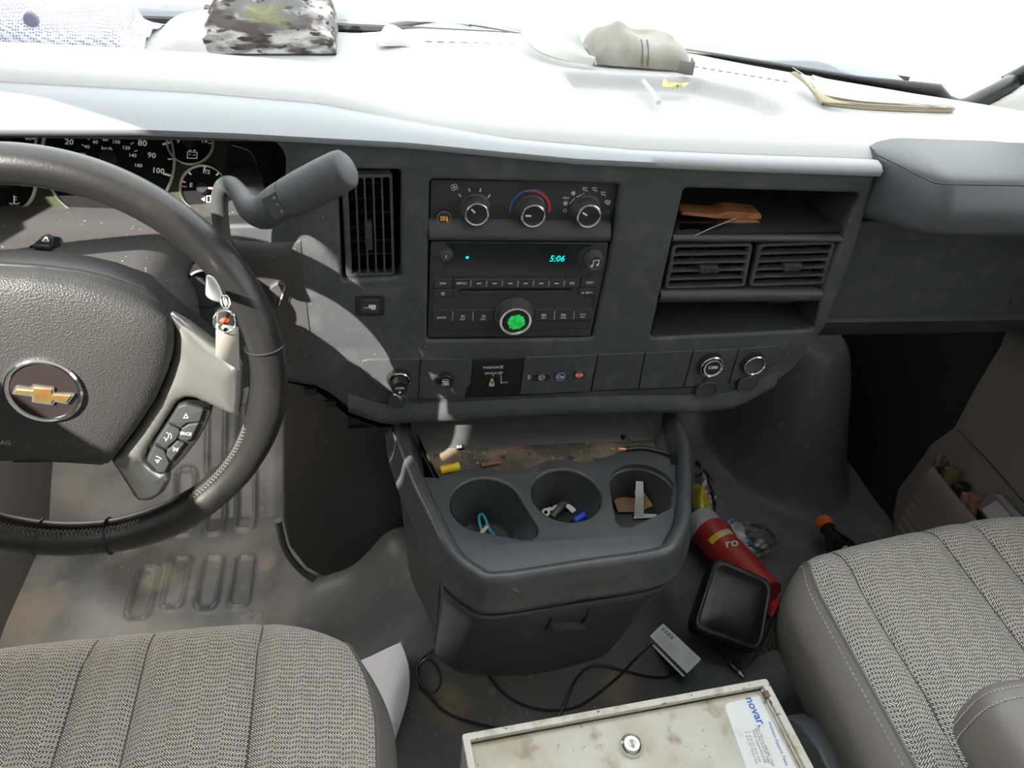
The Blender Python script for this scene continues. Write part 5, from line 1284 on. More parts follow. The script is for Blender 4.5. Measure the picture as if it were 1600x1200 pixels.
b.prism(BX, rnd([(u-2*s_, v-7*s_), (u+2.6*s_, v-7*s_), (u+2.6*s_, v+5*s_), (u-2*s_, v+5*s_)], .001), -.0019, -.0012, 0, m=1); b.ring(BX, circ(u, v, 6*s_, 20), circ(u, v, 5.2*s_, 20), -.0019, -.0014, 1)
b.build('case_lock', [m_chrome, m_grey, m_satin], lid)
lp4 = [(1130, 1108), (1138, 1097), (1190, 1085), (1200, 1093), (1246, 1205), (1262, 1240), (1190, 1255)]
lq = BX.pxs([(1131, 1100), (1193, 1085), (1256, 1225), (1180, 1240)], -.008)
b = MB(); b.prism(BX, rnd(ccw(lq), .008), -.0085, -.008); 
rot = BX.ang((1174, 1101), (1187, 1128)); wl_ = -.0077
b.ptext(BX, 'novar.', 1180.5, 1112, 13.5, wl_, rot=rot, m=1, bold=.03)
rot2 = BX.ang((1206, 1138), (1225, 1184))
b.ptext(BX, 'Walmart Support Team', 1215.5, 1161, 5, wl_, rot=rot2, m=1, sx=1.0, bold=.01, shear=.1)
for i, (t, x, y, h) in enumerate([('Main Phone 500 341 7795', 1195.5, 1165, 4.2), ('Main Fax 414 271 0487', 1191, 1165, 4.2), ('Email supportteam@', 1186.5, 1166, 4.2)]):
    b.ptext(BX, t, x, y, h, wl_, rot=rot2, m=2)
for i, (t, x, y) in enumerate([('T  414 221 0121 314', 1178, 1166), ('F  414 227 Direct line', 1173.5, 1168)]): b.ptext(BX, t, x, y, 4.0, wl_, rot=rot2, m=2)
b.build('sticker', [m_label, m_lblblue, m_lbltext], lid, label='white sticker with blue lettering')
# ================================================================ FLOOR ITEMS
def sheet(name, grid, m, label, cat, n=(30, 30), wr=0, th=.0006, group=None, seed=1, fr=60):
    b = MB(); random.seed(seed); R = [cr(r, n[0]) for r in grid]
    G = [[p for p in cr([r[i] for r in R], n[1])] for i in range(n[0])]
    ph_ = [random.uniform(0, 6) for _ in range(8)]
    if wr:
        for i, r in enumerate(G):
            for j, p in enumerate(r):
                s = sum(sin(fr*(p.x*cos(a)+p.y*sin(a)+p.z*cos(a*2))*(1+.3*k)+ph_[k]) for k, a in enumerate((.3, 1.4, 2.5, 3.9)))
                p.z += wr*(abs(s)-1.2)
    b.loft(G, m=0); o = b.build(name, m, None, sharp=25 if wr else 60, solid=th); tag(o, label, cat, group); return o
F_ = onF
sheet('paper_sheet', [[F_(548, 1040, .03), F_(590, 1020, .04), F_(626, 1004, .03)], [F_(556, 1080, .04), F_(602, 1070, .06), F_(639, 1042, .035)], [F_(566, 1130, .05), F_(604, 1125, .07), F_(637, 1092, .04)], [F_(572, 1215, .05), F_(596, 1205, .07), F_(608, 1184, .04)]], m_paper, 'loose white sheet of paper on the floor beside the driver seat', 'paper', wr=.0005, fr=40)
def cable(name, pts, label, r=.0022, up=.004, group=None, n=80, parts=None):
    P_ = [F_(x, y, up+(z[0] if z else 0)) for x, y, *z in pts]
    if parts is None:
        o = MB().tube(P_, r, 8, sm=n).build(name, m_cable); return tag(o, label, 'cable', group)
    t = thing(name, label, 'cable', P_[0]); MB().tube(P_, r, 8, sm=n).build('cord', m_cable, t); parts(t); return t
cable('charging_cable', [(700, 1008), (672, 1018), (652, 1040, .01), (656, 1066, .02), (676, 1082, .015), (688, 1068, .02), (684, 1044, .015), (668, 1030, .01), (654, 1044, .01), (656, 1070, .005), (672, 1088), (690, 1108), (722, 1124), (785, 1140)], 'thin black cable knotted in a loop left of the metal case', group=None)
cable('charging_cable', [(752, 1030), (764, 1056), (790, 1086), (825, 1104), (868, 1110), (905, 1103), (940, 1080), (968, 1056), (995, 1028), (1020, 1005)], 'thin black cable sagging in a long curve in front of the engine cover')
cable('charging_cable', [(872, 1122), (884, 1098), (898, 1066), (918, 1044), (945, 1040), (975, 1048), (1010, 1056), (1040, 1058), (1066, 1046), (1090, 1030)], 'thin black cable running from the metal case to under the magnetic stripe card')
def plug(t):
    a, c, d = F_(1140, 1034, .012), F_(1155, 1049, .010), F_(1163, 1057, .008)
    b = MB(); b.tube([a, a.lerp(c, .3), c], [.003, .0055, .006], 10, flat_=.7); pg = b.build('plug_housing', m_black, t); MB().tube([c, d], .0042, 8, flat_=.5).build('plug_tip', m_satin, t)
cable('usb_cable', [(1110, 1008), (1125, 1018, .006), (1140, 1034, .008)], 'short black usb lead with metal plug lying below the black zip case', up=.004, parts=plug)
# card
cO_ = F_(1053, 1016, .034); CF = frN(cO_, (.12, -.34, 1))
cq = [(1036, 974), (1096, 1030), (1068, 1058), (1010, 999)]
cqu = CF.pxs(cq)
t = MB(); t.prism(CF, rnd(ccw(cqu), .003), -.0009, 0); 
def cb(s, t_): return CF.px(*quadgrid(cq, s, t_))
t.poly(CF, [cb(.0, .80), cb(1, .80), cb(1, .93), cb(0, .93)], .0003, 1)
for k in range(18): 
    if k % 5 != 3: t.poly(CF, [cb(.06+.016*k, .10), cb(.06+.016*k+.009, .10), cb(.06+.016*k+.009, .27), cb(.06+.016*k, .27)], .0003, 1)
for k in range(7): t.poly(CF, [cb(.05, .36+.055*k), cb(.62-.04*(k % 3), .36+.055*k), cb(.62-.04*(k % 3), .375+.055*k), cb(.05, .375+.055*k)], .0003, 2)
for k in range(4): t.poly(CF, [cb(.75, .15+.12*k), cb(.92, .15+.12*k), cb(.92, .17+.12*k), cb(.75, .17+.12*k)], .0003, 2)
tag(t.build('plastic_card', [mat('card_white', (.62, .66, .68), .4), m_black, m_grey]), 'white plastic card with barcode and black magnetic stripe lying on the floor', 'card')
# canister
c0_, c1_ = F_(1090, 812, .04), F_(1196, 932, .055)
ca = (c1_-c0_).normalized(); CL_ = (c1_-c0_).length
can = thing('snack_canister', 'red cylindrical canister with grey lid lying half under the black zip case', 'canister', (c0_+c1_)/2-Vec((0, 0, .04)))
RC = .037
def ccyl(mb, prof, n=36, m=0): mb.tube([c0_+ca*l for r, l in prof], [r for r, l in prof], n, m=m)
b = MB(); ccyl(b, [(.001, -.001), (RC*.85, -.001), (RC*.98, .004), (RC*1.0, .03), (RC*1.0, .036)]); b.build('lid', mat('lid_grey', (.42, .44, .46), .45), can, sharp=45)
b = MB(); ccyl(b, [(RC*.99, .030), (RC*.99, CL_)])
tv_ = (CAM_P-c0_).normalized(); top_n = (tv_-ca*tv_.dot(ca)).normalized(); bn = ca.cross(top_n); bn = bn if bn.dot(CR) > 0 else -bn
def cyl_patch(l0, l1, a0, a1, r, m, n=14):
    b.loft([[c0_+ca*l+(top_n*cos(a)+bn*sin(a))*r for l in (l0, l1)] for a in [a0+(a1-a0)*k/n for k in range(n+1)]], m=m)
cyl_patch(.070, .084, -.30, 1.2, RC*.996, 1); cyl_patch(.070, .084, .45, 1.2, RC*.999, 2)
nn_ = top_n*cos(.5)+bn*sin(.5); tt_ = bn*cos(.5)-top_n*sin(.5); TF = Fr(c0_+ca*.106+nn_*(RC+.0002), tt_, -ca)
b.text(TF, 'ro', 0, 0, .020, .0012, rot=radians(-18), m=3, shear=.2, bold=.03)
nn_ = top_n*cos(.75)+bn*sin(.75); tt_ = bn*cos(.75)-top_n*sin(.75); TF2 = Fr(c0_+ca*.077+nn_*(RC+.0003), ca, tt_)
b.text(TF2, 'oz 3', 0, 0, .004, .0006, m=4)
b.build('canister_body', [mat('canister_red', (.42, .025, .025), .35), mat('strip_yellow', (.75, .6, .05), .4), mat('strip_pale', (.6, .6, .45), .4), m_white, m_grey], can)
# black zip case
KO = F_(1145, 948, .098); KN = Vec((.05, -.42, .9)).normalized(); KZ = frN(KO, KN)
kc = [(1118, 868), (1210, 908), (1190, 1022), (1082, 982)]
kq = rnd(ccw(KZ.pxs(kc)), .022, 8)
zc = thing('zip_case', 'black rounded hard shell zip case propped on the red canister', 'case', KO-Vec((0, 0, .06)))
b = MB(); n = len(kq)
kc_ = (sum(p[0] for p in kq)/n, sum(p[1] for p in kq)/n)
def kr(d, w): return [KZ.pt(kc_[0]+(u-kc_[0])*(1-d/.065), kc_[1]+(v-kc_[1])*(1-d/.065), w) for u, v in kq]
rr_ = [kr(.012, -.046), kr(.003, -.042), kr(.0, -.034), kr(.0, -.016)]
b.loft(rr_, closed=True, cap0=True); b.build('lower_shell', m_black, zc)
b = MB(); rr_ = [kr(.0, -.013), kr(.0, -.004), kr(.002, -.0005), kr(.005, .0), kr(.007, -.0012), kr(.010, -.0008), kr(.016, .002), kr(.026, .0035), kr(.04, .004)]
b.loft(rr_, closed=True, cap1=True); b.build('lid_shell', mat('case_black', (.013, .012, .013), .33, spec=.5, bump=(900, .15, .0003)), zc, sharp=60)
b = MB(); b.ring(KZ, inset(kq, -.001), inset(kq, .004), -.0165, -.0125); b.build('zip', m_deep, zc)
# crisp bag, clear wrapper, red scrap
m_bagy = mat('bag_yellow', (.55, .42, .03), .3, var=[(28, (.05, .2, .55), .62, .66, 2), (45, (.6, .62, .6), .66, .7, 2)], coat=.3)
sheet('snack_bag', [[F_(1083, 752, .05), F_(1096, 758, .06), F_(1102, 772, .03)], [F_(1082, 772, .05), F_(1098, 776, .07), F_(1112, 788, .03)], [F_(1084, 796, .04), F_(1098, 798, .06), F_(1114, 796, .02)], [F_(1096, 806, .03), F_(1104, 808, .04), F_(1110, 806, .02)]], m_bagy, 'crumpled yellow and blue snack bag beside the engine cover', 'wrapper', wr=.004, fr=70)
sheet('clear_wrapper', [[F_(1084, 722, .05), F_(1098, 730, .07), F_(1108, 740, .03)], [F_(1086, 750, .05), F_(1104, 756, .05), F_(1120, 778, .03)], [F_(1090, 780, .02), F_(1108, 786, .03), F_(1118, 800, .02)]], m_film, 'clear film torn from the snack bag, against the engine cover', 'wrapper', wr=.004, fr=70)
m_clear = glass('wrapper_film', (.82, .86, .87), .13, .18)
def crump(name, c, r, m, label, cat, amp=.35, sq=(1, .8, .6), seed=3, n=(40, 26)):
    random.seed(seed); b = MB(); ds = [(Vec((random.gauss(0, 1), random.gauss(0, 1), random.gauss(0, 1))).normalized(), random.uniform(.3, 1), random.uniform(4, 9), random.uniform(0, 6)) for _ in range(9)]
    rows = []
    for i in range(n[1]):
        th_ = pi*i/(n[1]-1); row = []
        for j in range(n[0]):
            a = 2*pi*j/n[0]; d = Vec((sin(th_)*cos(a), sin(th_)*sin(a), cos(th_)))
            k = 1+amp*sum(w*(abs(sin(f*d.dot(q)+p_))-.6) for q, w, f, p_ in ds)/3
            row.append(c+Vec((d.x*r*sq[0]*k, d.y*r*sq[1]*k, d.z*r*sq[2]*k)))
        rows.append(row)
    b.loft(rows, closed=True); o = b.build(name, m, None, sharp=12); return tag(o, label, cat)
crump('clear_wrapper', F_(1172, 842, .03), .05, m_clear, 'crumpled clear plastic wrapper right of the red canister', 'wrapper', .42, (1.0, .75, .5), 5, n=(26, 16))
sheet('wrapper_scrap', [[F_(1146, 806, .04), F_(1160, 824, .06), F_(1174, 850, .05)], [F_(1136, 814, .03), F_(1150, 836, .05), F_(1166, 858, .04)]], mat('wrap_white', (.6, .62, .64), .3, var=[(30, (.04, .16, .4), .56, .6, 2)]), 'white and blue printed scrap tucked in the clear wrapper', 'wrapper', wr=.003, fr=80)
sheet('wrapper_scrap', [[F_(1204, 925, .03), F_(1214, 930, .03), F_(1222, 944, .02)], [F_(1196, 955, .02), F_(1206, 962, .03), F_(1220, 952, .02)]], mat('scrap_red', (.5, .03, .03), .35, var=[(50, (.6, .55, .5), .66, .68, 2)]), 'small red wrapper scrap between the zip case and the passenger seat', 'wrapper', wr=.002, fr=80)
# bottle
bo0, bo1 = F_(1284, 812, .045), F_(1322, 872, .045)
bd = (bo1-bo0).normalized(); bot = thing('drink_bottle', 'dark soda bottle with orange cap lying in the passenger foot well', 'bottle', (bo0+bo1)/2-Vec((0, 0, .04)))
b = MB(); b.tube([bo0+bd*l for r, l in [(.001, 0), (.0150, .0005), (.0168, .003), (.0168, .020), (.0155, .021)]], [.001, .0150, .0168, .0168, .0155], 30); 
for k in range(24): a = 2*pi*k/24; X_ = bd.orthogonal().normalized(); Y_ = bd.cross(X_); d = X_*cos(a)+Y_*sin(a); b.tube([bo0+bd*.004+d*.0168, bo0+bd*.019+d*.0168], .0008, 4)
b.build('bottle_cap', mat('cap_orange', (.72, .13, .02), .4), bot)
pf = [(.0135, .02), (.0165, .024), (.0165, .026), (.0135, .028), (.0140, .04), (.022, .058), (.031, .08), (.033, .10), (.033, .15), (.030, .155), (.033, .16), (.033, .20), (.001, .205)]
b = MB(); b.tube([bo0+bd*l for r, l in pf], [r for r, l in pf], 30); b.build('bottle_body', mat('bottle_dark', (.012, .009, .008), .08, spec=.7, coat=.5), bot)
# ---- crumbs: uncountable
b = MB(); random.seed(11)
def crumb(p, r):
    b.add([p+Vec((r, 0, 0)), p+Vec((-r*.6, r*.8, 0)), p+Vec((-r*.6, -r*.8, 0)), p+Vec((0, 0, r))], [[0, 1, 3], [1, 2, 3], [2, 0, 3]])
for cx, cy, sx, sy, n in ((700, 1100, 45, 18, 90), (740, 1125, 40, 12, 60), (970, 1075, 25, 22, 60), (400, 950, 10, 14, 60), (550, 1025, 10, 8, 25), (220, 880, 60, 50, 70), (265, 700, 40, 60, 60), (415, 830, 4, 80, 50), (250, 905, 14, 22, 60)):
    for _ in range(n): p = F_(random.gauss(cx, sx), random.gauss(cy, sy), .0005); crumb(p, random.uniform(.0006, .0022))
o = b.build('crumbs', m_grit); tag(o, 'tan grit and crumbs scattered on the rubber floor mat', 'crumbs', kind='stuff')
b = MB(); random.seed(12)
ft = flat(ZF+.0006)
for _ in range(260):
    x, y = random.uniform(680, 1045), random.uniform(697, 730); 
    if y > interp(sorted([(p[0], p[1]) for p in back]), x)-4: continue
    p = ft.pt(*ft.px(x, y)); crumb(p, random.uniform(.0004, .0013))
o = b.build('tray_crumbs', m_grit); tag(o, 'pale crumbs and lint scattered in the coin tray above the cup holders', 'crumbs', kind='stuff')
# ================================================================ TRAY AND CUP ITEMS
def lay(name, pts, r, m, label, cat, z=ZF+.004, n=24, group=None, sm=True):
    f = flat(z); o = MB().tube([f.pt(*f.px(x, y)) for x, y in pts], r, 12, sm=n if sm else 0).build(name, m); return tag(o, label, cat, group)
m_yel = mat('plastic_yellow', (.75, .48, .01), .35)
f = flat(ZF+.006); a_, c_ = f.pt(*f.px(688, 735)), f.pt(*f.px(717, 729))
b = MB(); d_ = (c_-a_).normalized(); l_ = (c_-a_).length
b.tube([a_+d_*(l_*t_) for t_ in (-.01, 0, .1, .8, .9, 1, 1.0)], [.001, .0055, .006, .006, .0065, .0065, .004], 20); tag(b.build('yellow_cap', m_yel), 'small yellow plastic cap at the left end of the coin tray', 'cap')
lay('pencil_stub', [(752, 727), (782, 722)], .003, mat('stub_brown', (.16, .07, .04), .7), 'short reddish brown stub behind the first cup holder', 'stub', sm=False)
b = MB(); f = flat(ZF+.009); ws = [f.pt(*f.px(x, y)) for x, y in [(978, 702), (1000, 700), (1020, 703), (1045, 709), (1060, 714)]]; t = thing('wire_offcut', 'black insulated wire offcut with bare copper end above the third cup holder', 'wire', ws[0]-Vec((0, 0, .008)))
b.tube(ws, .0035, 10, sm=20); b.build('insulation', m_cable, t); b = MB()
for k in range(7): b.tube([ws[0]+Vec((0, .001*cos(k), .001*sin(k))), f.pt(*f.px(968, 702))+Vec((-.001*(k % 3), .0016*cos(k), .002*sin(k)))], .0009, 5)
b.build('copper_strands', mat('copper', (.65, .27, .13), .35, metal=.8), t)
lay('black_pin', [(850, 690), (895, 684), (944, 680)], .001, m_black, 'thin straight black pin along the back of the coin tray', 'pin', z=ZF+.002)
f = flat(ZF+.002); b = MB(); b.prism(f, rnd(f.pxs([(713, 698), (724, 697), (725, 703), (714, 704)]), .0008), 0, .003); b.prism(f, f.pxs([(713.5, 699), (717, 698.7), (717, 702.6), (714, 703)]), .003, .0034, 0, m=1); b.prism(f, f.pxs([(718, 698.6), (721, 698.3), (721, 702.3), (718, 702.6)]), .003, .0034, 0, m=1)
tag(b.build('fuse', [m_black, m_white]), 'tiny black and white plug-in fuse at the left back of the coin tray', 'fuse')
f = flat(ZF+.002); b = MB(); b.prism(f, f.pxs([(968, 684), (975, 680), (981, 683), (974, 688)]), 0, .006, .001); b.tube([f.pt(*f.px(981, 686), .003), f.pt(*f.px(986, 690), .001)], .001, 6); tag(b.build('plastic_clip', m_black), 'tiny black plastic clip at the right back of the coin tray', 'clip')
CZ = ZT-.078
f = flat(CZ+.012)
m_teal = mat('teal_plastic', (.0, .25, .34), .35)
t = thing('carabiner_clip', 'teal wire clip with cream tag lying in the left cup holder', 'clip', f.pt(*f.px(762, 828), -.012)); b = MB()
b.tube([f.pt(*f.px(x, y), h) for x, y, h in [(760, 838, -.006), (752, 826, 0), (748, 812, .004), (752, 808, .006), (758, 814, .004), (764, 826, .0), (774, 835, -.006), (766, 838, -.008), (760, 830, -.006)]], .0022, 8, sm=50); b.build('clip_wire', m_teal, t)
b = MB(); b.prism(f, f.pxs([(748, 834), (760, 821), (763, 825), (754, 836)], .002), .002, .0035); b.build('tag', m_cream, t)
f = flat(CZ+.010)
def ringnut(x, y, ro, ri, h, label, m, tilt=.5):
    fr = frN(f.pt(*f.px(x, y)), (-.2, -.5, .9)); b = MB(); s = f.sc(x, y)
    hx = circ(0, 0, ro*s, 24); b.ring(fr, hx, circ(0, 0, ri*s, 24), -h/2, h/2); 
    for k in range(24): a = 2*pi*k/24; b.tube([fr.pt(ro*s*cos(a), ro*s*sin(a), -h/2), fr.pt(ro*s*cos(a), ro*s*sin(a), h/2)], .0005, 4)
    return tag(b.build('knurled_nut', m), label, 'nut')
m_steel = mat('dull_steel', (.35, .36, .31), .4, metal=.7)
ringnut(861, 789, 9.5, 4.5, .006, 'round knurled metal nut in the middle cup holder, larger and upright', m_steel)
ringnut(853, 801, 6.5, 3, .005, 'small metal nut half hidden below the larger nut in the middle cup holder', m_steel)
b = MB(); b.tube([f.pt(*f.px(842, 796)), f.pt(*f.px(851, 788), .004)], [.0015, .003], 8); tag(b.build('brass_bit', mat('brass', (.4, .33, .15), .4, metal=.7)), 'tiny brass bit at the left wall of the middle cup holder', 'fitting')
b = MB(); b.tube([f.pt(*f.px(862, 809), .001), f.pt(*f.px(884, 788), .007)], .0055, 12); tag(b.build('battery', mat('battery_grey', (.06, .06, .065), .3)), 'dark grey cylinder lying beside the nuts in the middle cup holder', 'battery')
b = MB(); b.tube([f.pt(*f.px(884, 790), .006), f.pt(*f.px(897, 803), .004)], [.006, .0042], 8, flat_=.5); tag(b.build('wire_connector', m_label), 'small white tapered connector in the middle cup holder', 'connector')
b = MB(); b.prism(flat(CZ+.004), rnd(f.pxs([(866, 812), (882, 800), (905, 800), (910, 810), (885, 818)]), .003), 0, .008, .002); tag(b.build('black_clip', m_black), 'black plastic clip at the bottom of the middle cup holder', 'clip')
b = MB(); b.tube([f.pt(*f.px(897, 816), .002), f.pt(*f.px(913, 808), .004)], [.005, .006], 12); tag(b.build('blue_cap', mat('blue_plastic', (.02, .06, .6), .35)), 'bright blue plastic cap at the front of the middle cup holder', 'cap')
# third cup: papers
def card(name, pxz, m, label, cat, th=.0008):
    P_ = [flat(z).pt(*flat(z).px(x, y)) for x, y, z in pxz]
    n_ = (P_[1]-P_[0]).cross(P_[-1]-P_[0]).normalized()
    b = MB(); b.add(P_+[p+n_*th for p in P_], [[0, 1, 2, 3], [7, 6, 5, 4], [0, 4, 5, 1], [1, 5, 6, 2], [2, 6, 7, 3], [3, 7, 4, 0]]); 
    return b, P_, n_
m_pp = mat('receipt_white', (.55, .55, .52), .8); m_tan = mat('tan_paper', (.5, .33, .12), .8)
b, P_, n_ = card('x', [(994, 752, CZ+.055), (1005, 753, CZ+.055), (1006, 808, CZ+.004), (991, 808, CZ+.004)], 0, '', '')
fr = frN((P_[0]+P_[2])/2, CAM_P-(P_[0]+P_[2])/2, up=(P_[0]-P_[3])); fr.O = fr.O+fr.N*.0016
for k in range(14): b.poly(fr, rect(-.0035, -.022+.003*k, .001+.001*(k % 3), -.0212+.003*k), 0, 1)
tag(b.build('folded_receipt', [m_pp, m_grey]), 'white printed strip standing upright in the right cup holder', 'paper')
b, P_, n_ = card('x', [(992, 803, CZ+.006), (1030, 803, CZ+.004), (1031, 808, CZ+.003), (990, 810, CZ+.004)], 0, '', ''); tag(b.build('paper_scrap', m_pp), 'flat white scrap at the foot of the upright strip in the right cup holder', 'paper')
b, P_, n_ = card('x', [(990, 768, CZ+.03), (1006, 770, CZ+.035), (1020, 790, CZ+.02), (1004, 797, CZ+.006)], 0, '', ''); tag(b.build('tan_wrapper', m_tan), 'folded tan wrapper behind the upright strip in the right cup holder', 'wrapper')
b, P_, n_ = card('x', [(957, 774, CZ+.016), (990, 766, CZ+.016), (994, 800, CZ+.004), (966, 800, CZ+.004)], 0, '', ''); tag(b.build('brown_paper', mat('brown_paper', (.22, .13, .08), .8)), 'crumpled brown paper at the left of the right cup holder', 'paper')
# ================================================================ CUBBY ITEMS
m_br = mat('brown_card', (.36, .14, .05), .6, var=[(40, (.22, .07, .03), .5, .7, 3)])
def block(name, pts, y0, y1, m, label, cat):
    fr = Fr((0, y0, 0), (1, 0, 0), (0, 0, 1)); b = MB(); b.plate(fr, rnd(ccw(fr.pxs(pts)), .0015, 2), [], -(y1-y0), 0, .001); return tag(b.build(name, m), label, cat)
block('brown_pad', [(1066, 331), (1120, 336), (1136, 330), (1155, 331), (1190, 335), (1190, 343), (1165, 343), (1120, 342), (1064, 336)], .835, .862, m_br, 'flat orange brown pad, upper of two in the upper dash cubby', 'wallet')
block('brown_pad', [(1128, 350), (1150, 344), (1187, 346), (1187, 361), (1164, 359), (1145, 352)], .83, .85, m_br, 'flat orange brown pad, lower of two in the upper dash cubby', 'wallet')
pl_ = [onY(1066, 332, .832), onY(1150, 341, .828), onY(1130, 350, .815), onY(1086, 367, .806), onY(1064, 356, .82)]
b = MB(); b.surf([[onY(1064, 330, .85), onY(1110, 333, .85), onY(1160, 340, .84)], [onY(1062, 346, .83), onY(1100, 350, .825), onY(1140, 349, .82)], [onY(1062, 358, .815), onY(1086, 368, .803), onY(1118, 355, .806)]], 18, 14); b.tube([onY(1086, 368, .802), onY(1112, 356, .802), onY(1150, 341, .81)], .0006, 5, m=1)
tag(b.build('clear_bag', [glass('bag_film', (.72, .66, .55), .12, .15), m_grey]), 'crinkled clear plastic bag hanging over the ledge of the upper cubby', 'bag')
# ================================================================ DASH TOP ITEMS
def lump(st, depth, mb, n=26, wr=.004, seed=2, m=0, ybase=None, zfn=None):
    """st: (px, base py, top py) stations; cross sections arch front to back"""
    random.seed(seed); ph_ = [random.uniform(0, 6) for _ in range(6)]
    rows = []
    S_ = cr([(a, c, d) for a, c, d in st], 60)
    for q in S_:
        f0 = onZ(q.x, q.y, zfn)
        yb = f0.y; tp_ = onY(q.x, q.z, yb+depth*.38); h = max(.002, tp_.z-zfn); r = []
        for k in range(n):
            t_ = k/(n-1); a = pi*t_
            y = yb+depth*.5*(1-cos(a)); z = zfn+h*(sin(a)**.6)
            x = f0.x+(tp_.x-f0.x)*sin(a)
            s = sin(70*x+ph_[0])*sin(60*y+ph_[1])+.6*sin(130*x+90*z+ph_[2])+.5*sin(150*y-80*x+ph_[3])
            r.append((x, y+wr*.6*s*sin(a), z+wr*s*sin(a)))
        rows.append(r)
    mb.loft(rows, m=m); return mb
m_capt = mat('cap_tan', (.25, .237, .20), .9, bump=(500, .3, .001), var=[(14, (.36, .35, .305), .45, .65, 4), (30, (.12, .11, .085), .62, .8, 4)])
cap = thing('baseball_cap', 'faded tan baseball cap lying on its side on top of the dash', 'cap', onZ(1000, 100, .945))
b = lump([(922, 98, 80), (926, 99, 62), (940, 101, 50), (958, 103, 43), (972, 104, 40), (985, 105, 47), (1000, 106, 53), (1025, 108, 54), (1042, 109, 56), (1056, 110, 62), (1068, 111, 72), (1074, 111, 88)], .12, MB(), wr=.0018, zfn=.943, seed=6)
b.build('crown', m_capt, cap, sharp=70)
b = MB(); f = flat(.945)
be = [(817, 42, .955), (815, 55, .955), (828, 72, .95), (850, 86, .948), (885, 96, .947), (926, 101, .947)]
bi = [(905, 52, .985), (908, 60, .98), (912, 72, .975), (918, 84, .965), (924, 94, .957), (930, 102, .949)]
be3 = [onZ(*p) for p in be]; bi3 = [onY(p[0], p[1], onZ(930, 101, .947).y+.03-.006*i) for i, p in enumerate(bi)]
b.surf([be3, [a.lerp(c, .5)+Vec((0, 0, .008)) for a, c in zip(be3, bi3)], bi3], 24, 14); b.build('brim', mat('brim_pale', (.58, .58, .54), .9, bump=(500, .3, .001)), cap, solid=.003)
b = MB(); q = [onZ(x, y, .95) for x, y in [(1058, 108), (1070, 111), (1082, 112)]]; up_ = Vec((.0, .004, .014))
b.loft([[p+Vec((0, -.004, -.004)) for p in q]+[q[-1]+Vec((.004, .02, 0))], [p+Vec((0, -.003, .013)) for p in q]+[q[-1]+Vec((.004, .02, .014))]]); b.build('strap', mat('strap_grey', (.14, .14, .12), .9), cap, solid=.002)
b = MB(); ss_ = cr([onY(x, y, onZ(930, 101, .945).y+dy) for x, y, dy in [(930, 101, -.004), (922, 90, .004), (912, 74, .012), (904, 58, .03)]], 14); b.tube(ss_, .002, 6); m_sd = mat('seam_dark', (.12, .11, .09), .9); b.build('cap_seam', m_sd, cap)
for off_ in (0, 9): 
    b = MB(); b.tube([onY(x+off_, y, onZ(930, 101, .945).y+dy) for x, y, dy in [(1003, 104, .0), (1004, 90, .002), (1004, 74, .012), (1002, 62, .028)]], .0011, 5); b.build('cap_seam', m_sd, cap)
m_camo = mat('camo_cloth', (.08, .06, .05), .85, bump=(200, .4, .002), var=[(30, (.55, .53, .51), .44, .56, 9), (12, (.16, .155, .155), .50, .58, 6), (70, (.03, .024, .022), .56, .60, 8), (9, (.26, .26, .10), .60, .68, 5)], stretch=((.55, 1, 1.8), (.3, .6, .2)))
camo = thing('camouflage_cap', 'crumpled camouflage cloth cap with pale visor on top of the dash behind the wheel', 'cap', onZ(418, 82, .93))
b = lump([(310, 84, 60), (312, 84, 30), (325, 84, 20), (350, 84, 8), (385, 84, -8), (425, 84, -14), (462, 84, -6), (486, 84, 8), (505, 84, 18), (518, 84, 30), (525, 84, 50), (526, 84, 72)], .13, MB(), wr=.010, zfn=.928, seed=4, n=44); b.build('crown', m_camo, camo, sharp=50)
b = lump([(244, 82, 78), (248, 82, 55), (258, 82, 40), (276, 82, 30), (300, 84, 26), (330, 84, 26)], .12, MB(), wr=.001, zfn=.928, seed=5); b.build('visor', mat('visor_white', (.75, .75, .72), .9), camo, sharp=70)
b = MB(); c = onY(446, 24, onZ(418, 84, .928).y+.022); b.tube([c+Vec((0, .002, 0)), c-Vec((0, .004, 0)), c-Vec((0, .006, 0))], [.009, .008, .001], 16); b.build('cap_button', mat('button_grey', (.3, .31, .28), .8), camo)
m_mesh = mat('mesh_white', (.72, .72, .78), .8, bump=(300, .4, .001))
N_ = m_mesh.node_tree.nodes; L_ = m_mesh.node_tree.links; vo = N_.new('ShaderNodeTexVoronoi'); vo.inputs['Scale'].default_value = 330; vo.inputs['Randomness'].default_value = .25
tc_ = N_.new('ShaderNodeTexCoord'); L_.new(tc_.outputs['Object'], vo.inputs['Vector']); rp = N_.new('ShaderNodeMapRange'); rp.inputs[1].default_value = .30; rp.inputs[2].default_value = .42; L_.new(vo.outputs['Distance'], rp.inputs[0])
mx_ = N_.new('ShaderNodeMix'); mx_.data_type = 'RGBA'; mx_.inputs[7].default_value = (.78, .78, .84, 1); mx_.inputs[6].default_value = (.16, .14, .30, 1); L_.new(rp.outputs[0], mx_.inputs[0]); L_.new(mx_.outputs[2], N_['Principled BSDF'].inputs['Base Color'])
mc = thing('mesh_cap', 'pale lilac mesh cap with button at the far left of the dash top', 'cap', onZ(90, 82, .93))
b = lump([(-60, 82, 30), (-50, 82, 0), (-20, 82, -10), (30, 82, 0), (70, 82, 14), (110, 82, 20), (150, 82, 20), (178, 82, 22), (190, 82, 32), (196, 82, 50), (212, 82, 62), (232, 82, 76)], .14, MB(), wr=.004, zfn=.928, seed=8); b.build('crown', m_mesh, mc, sharp=70)
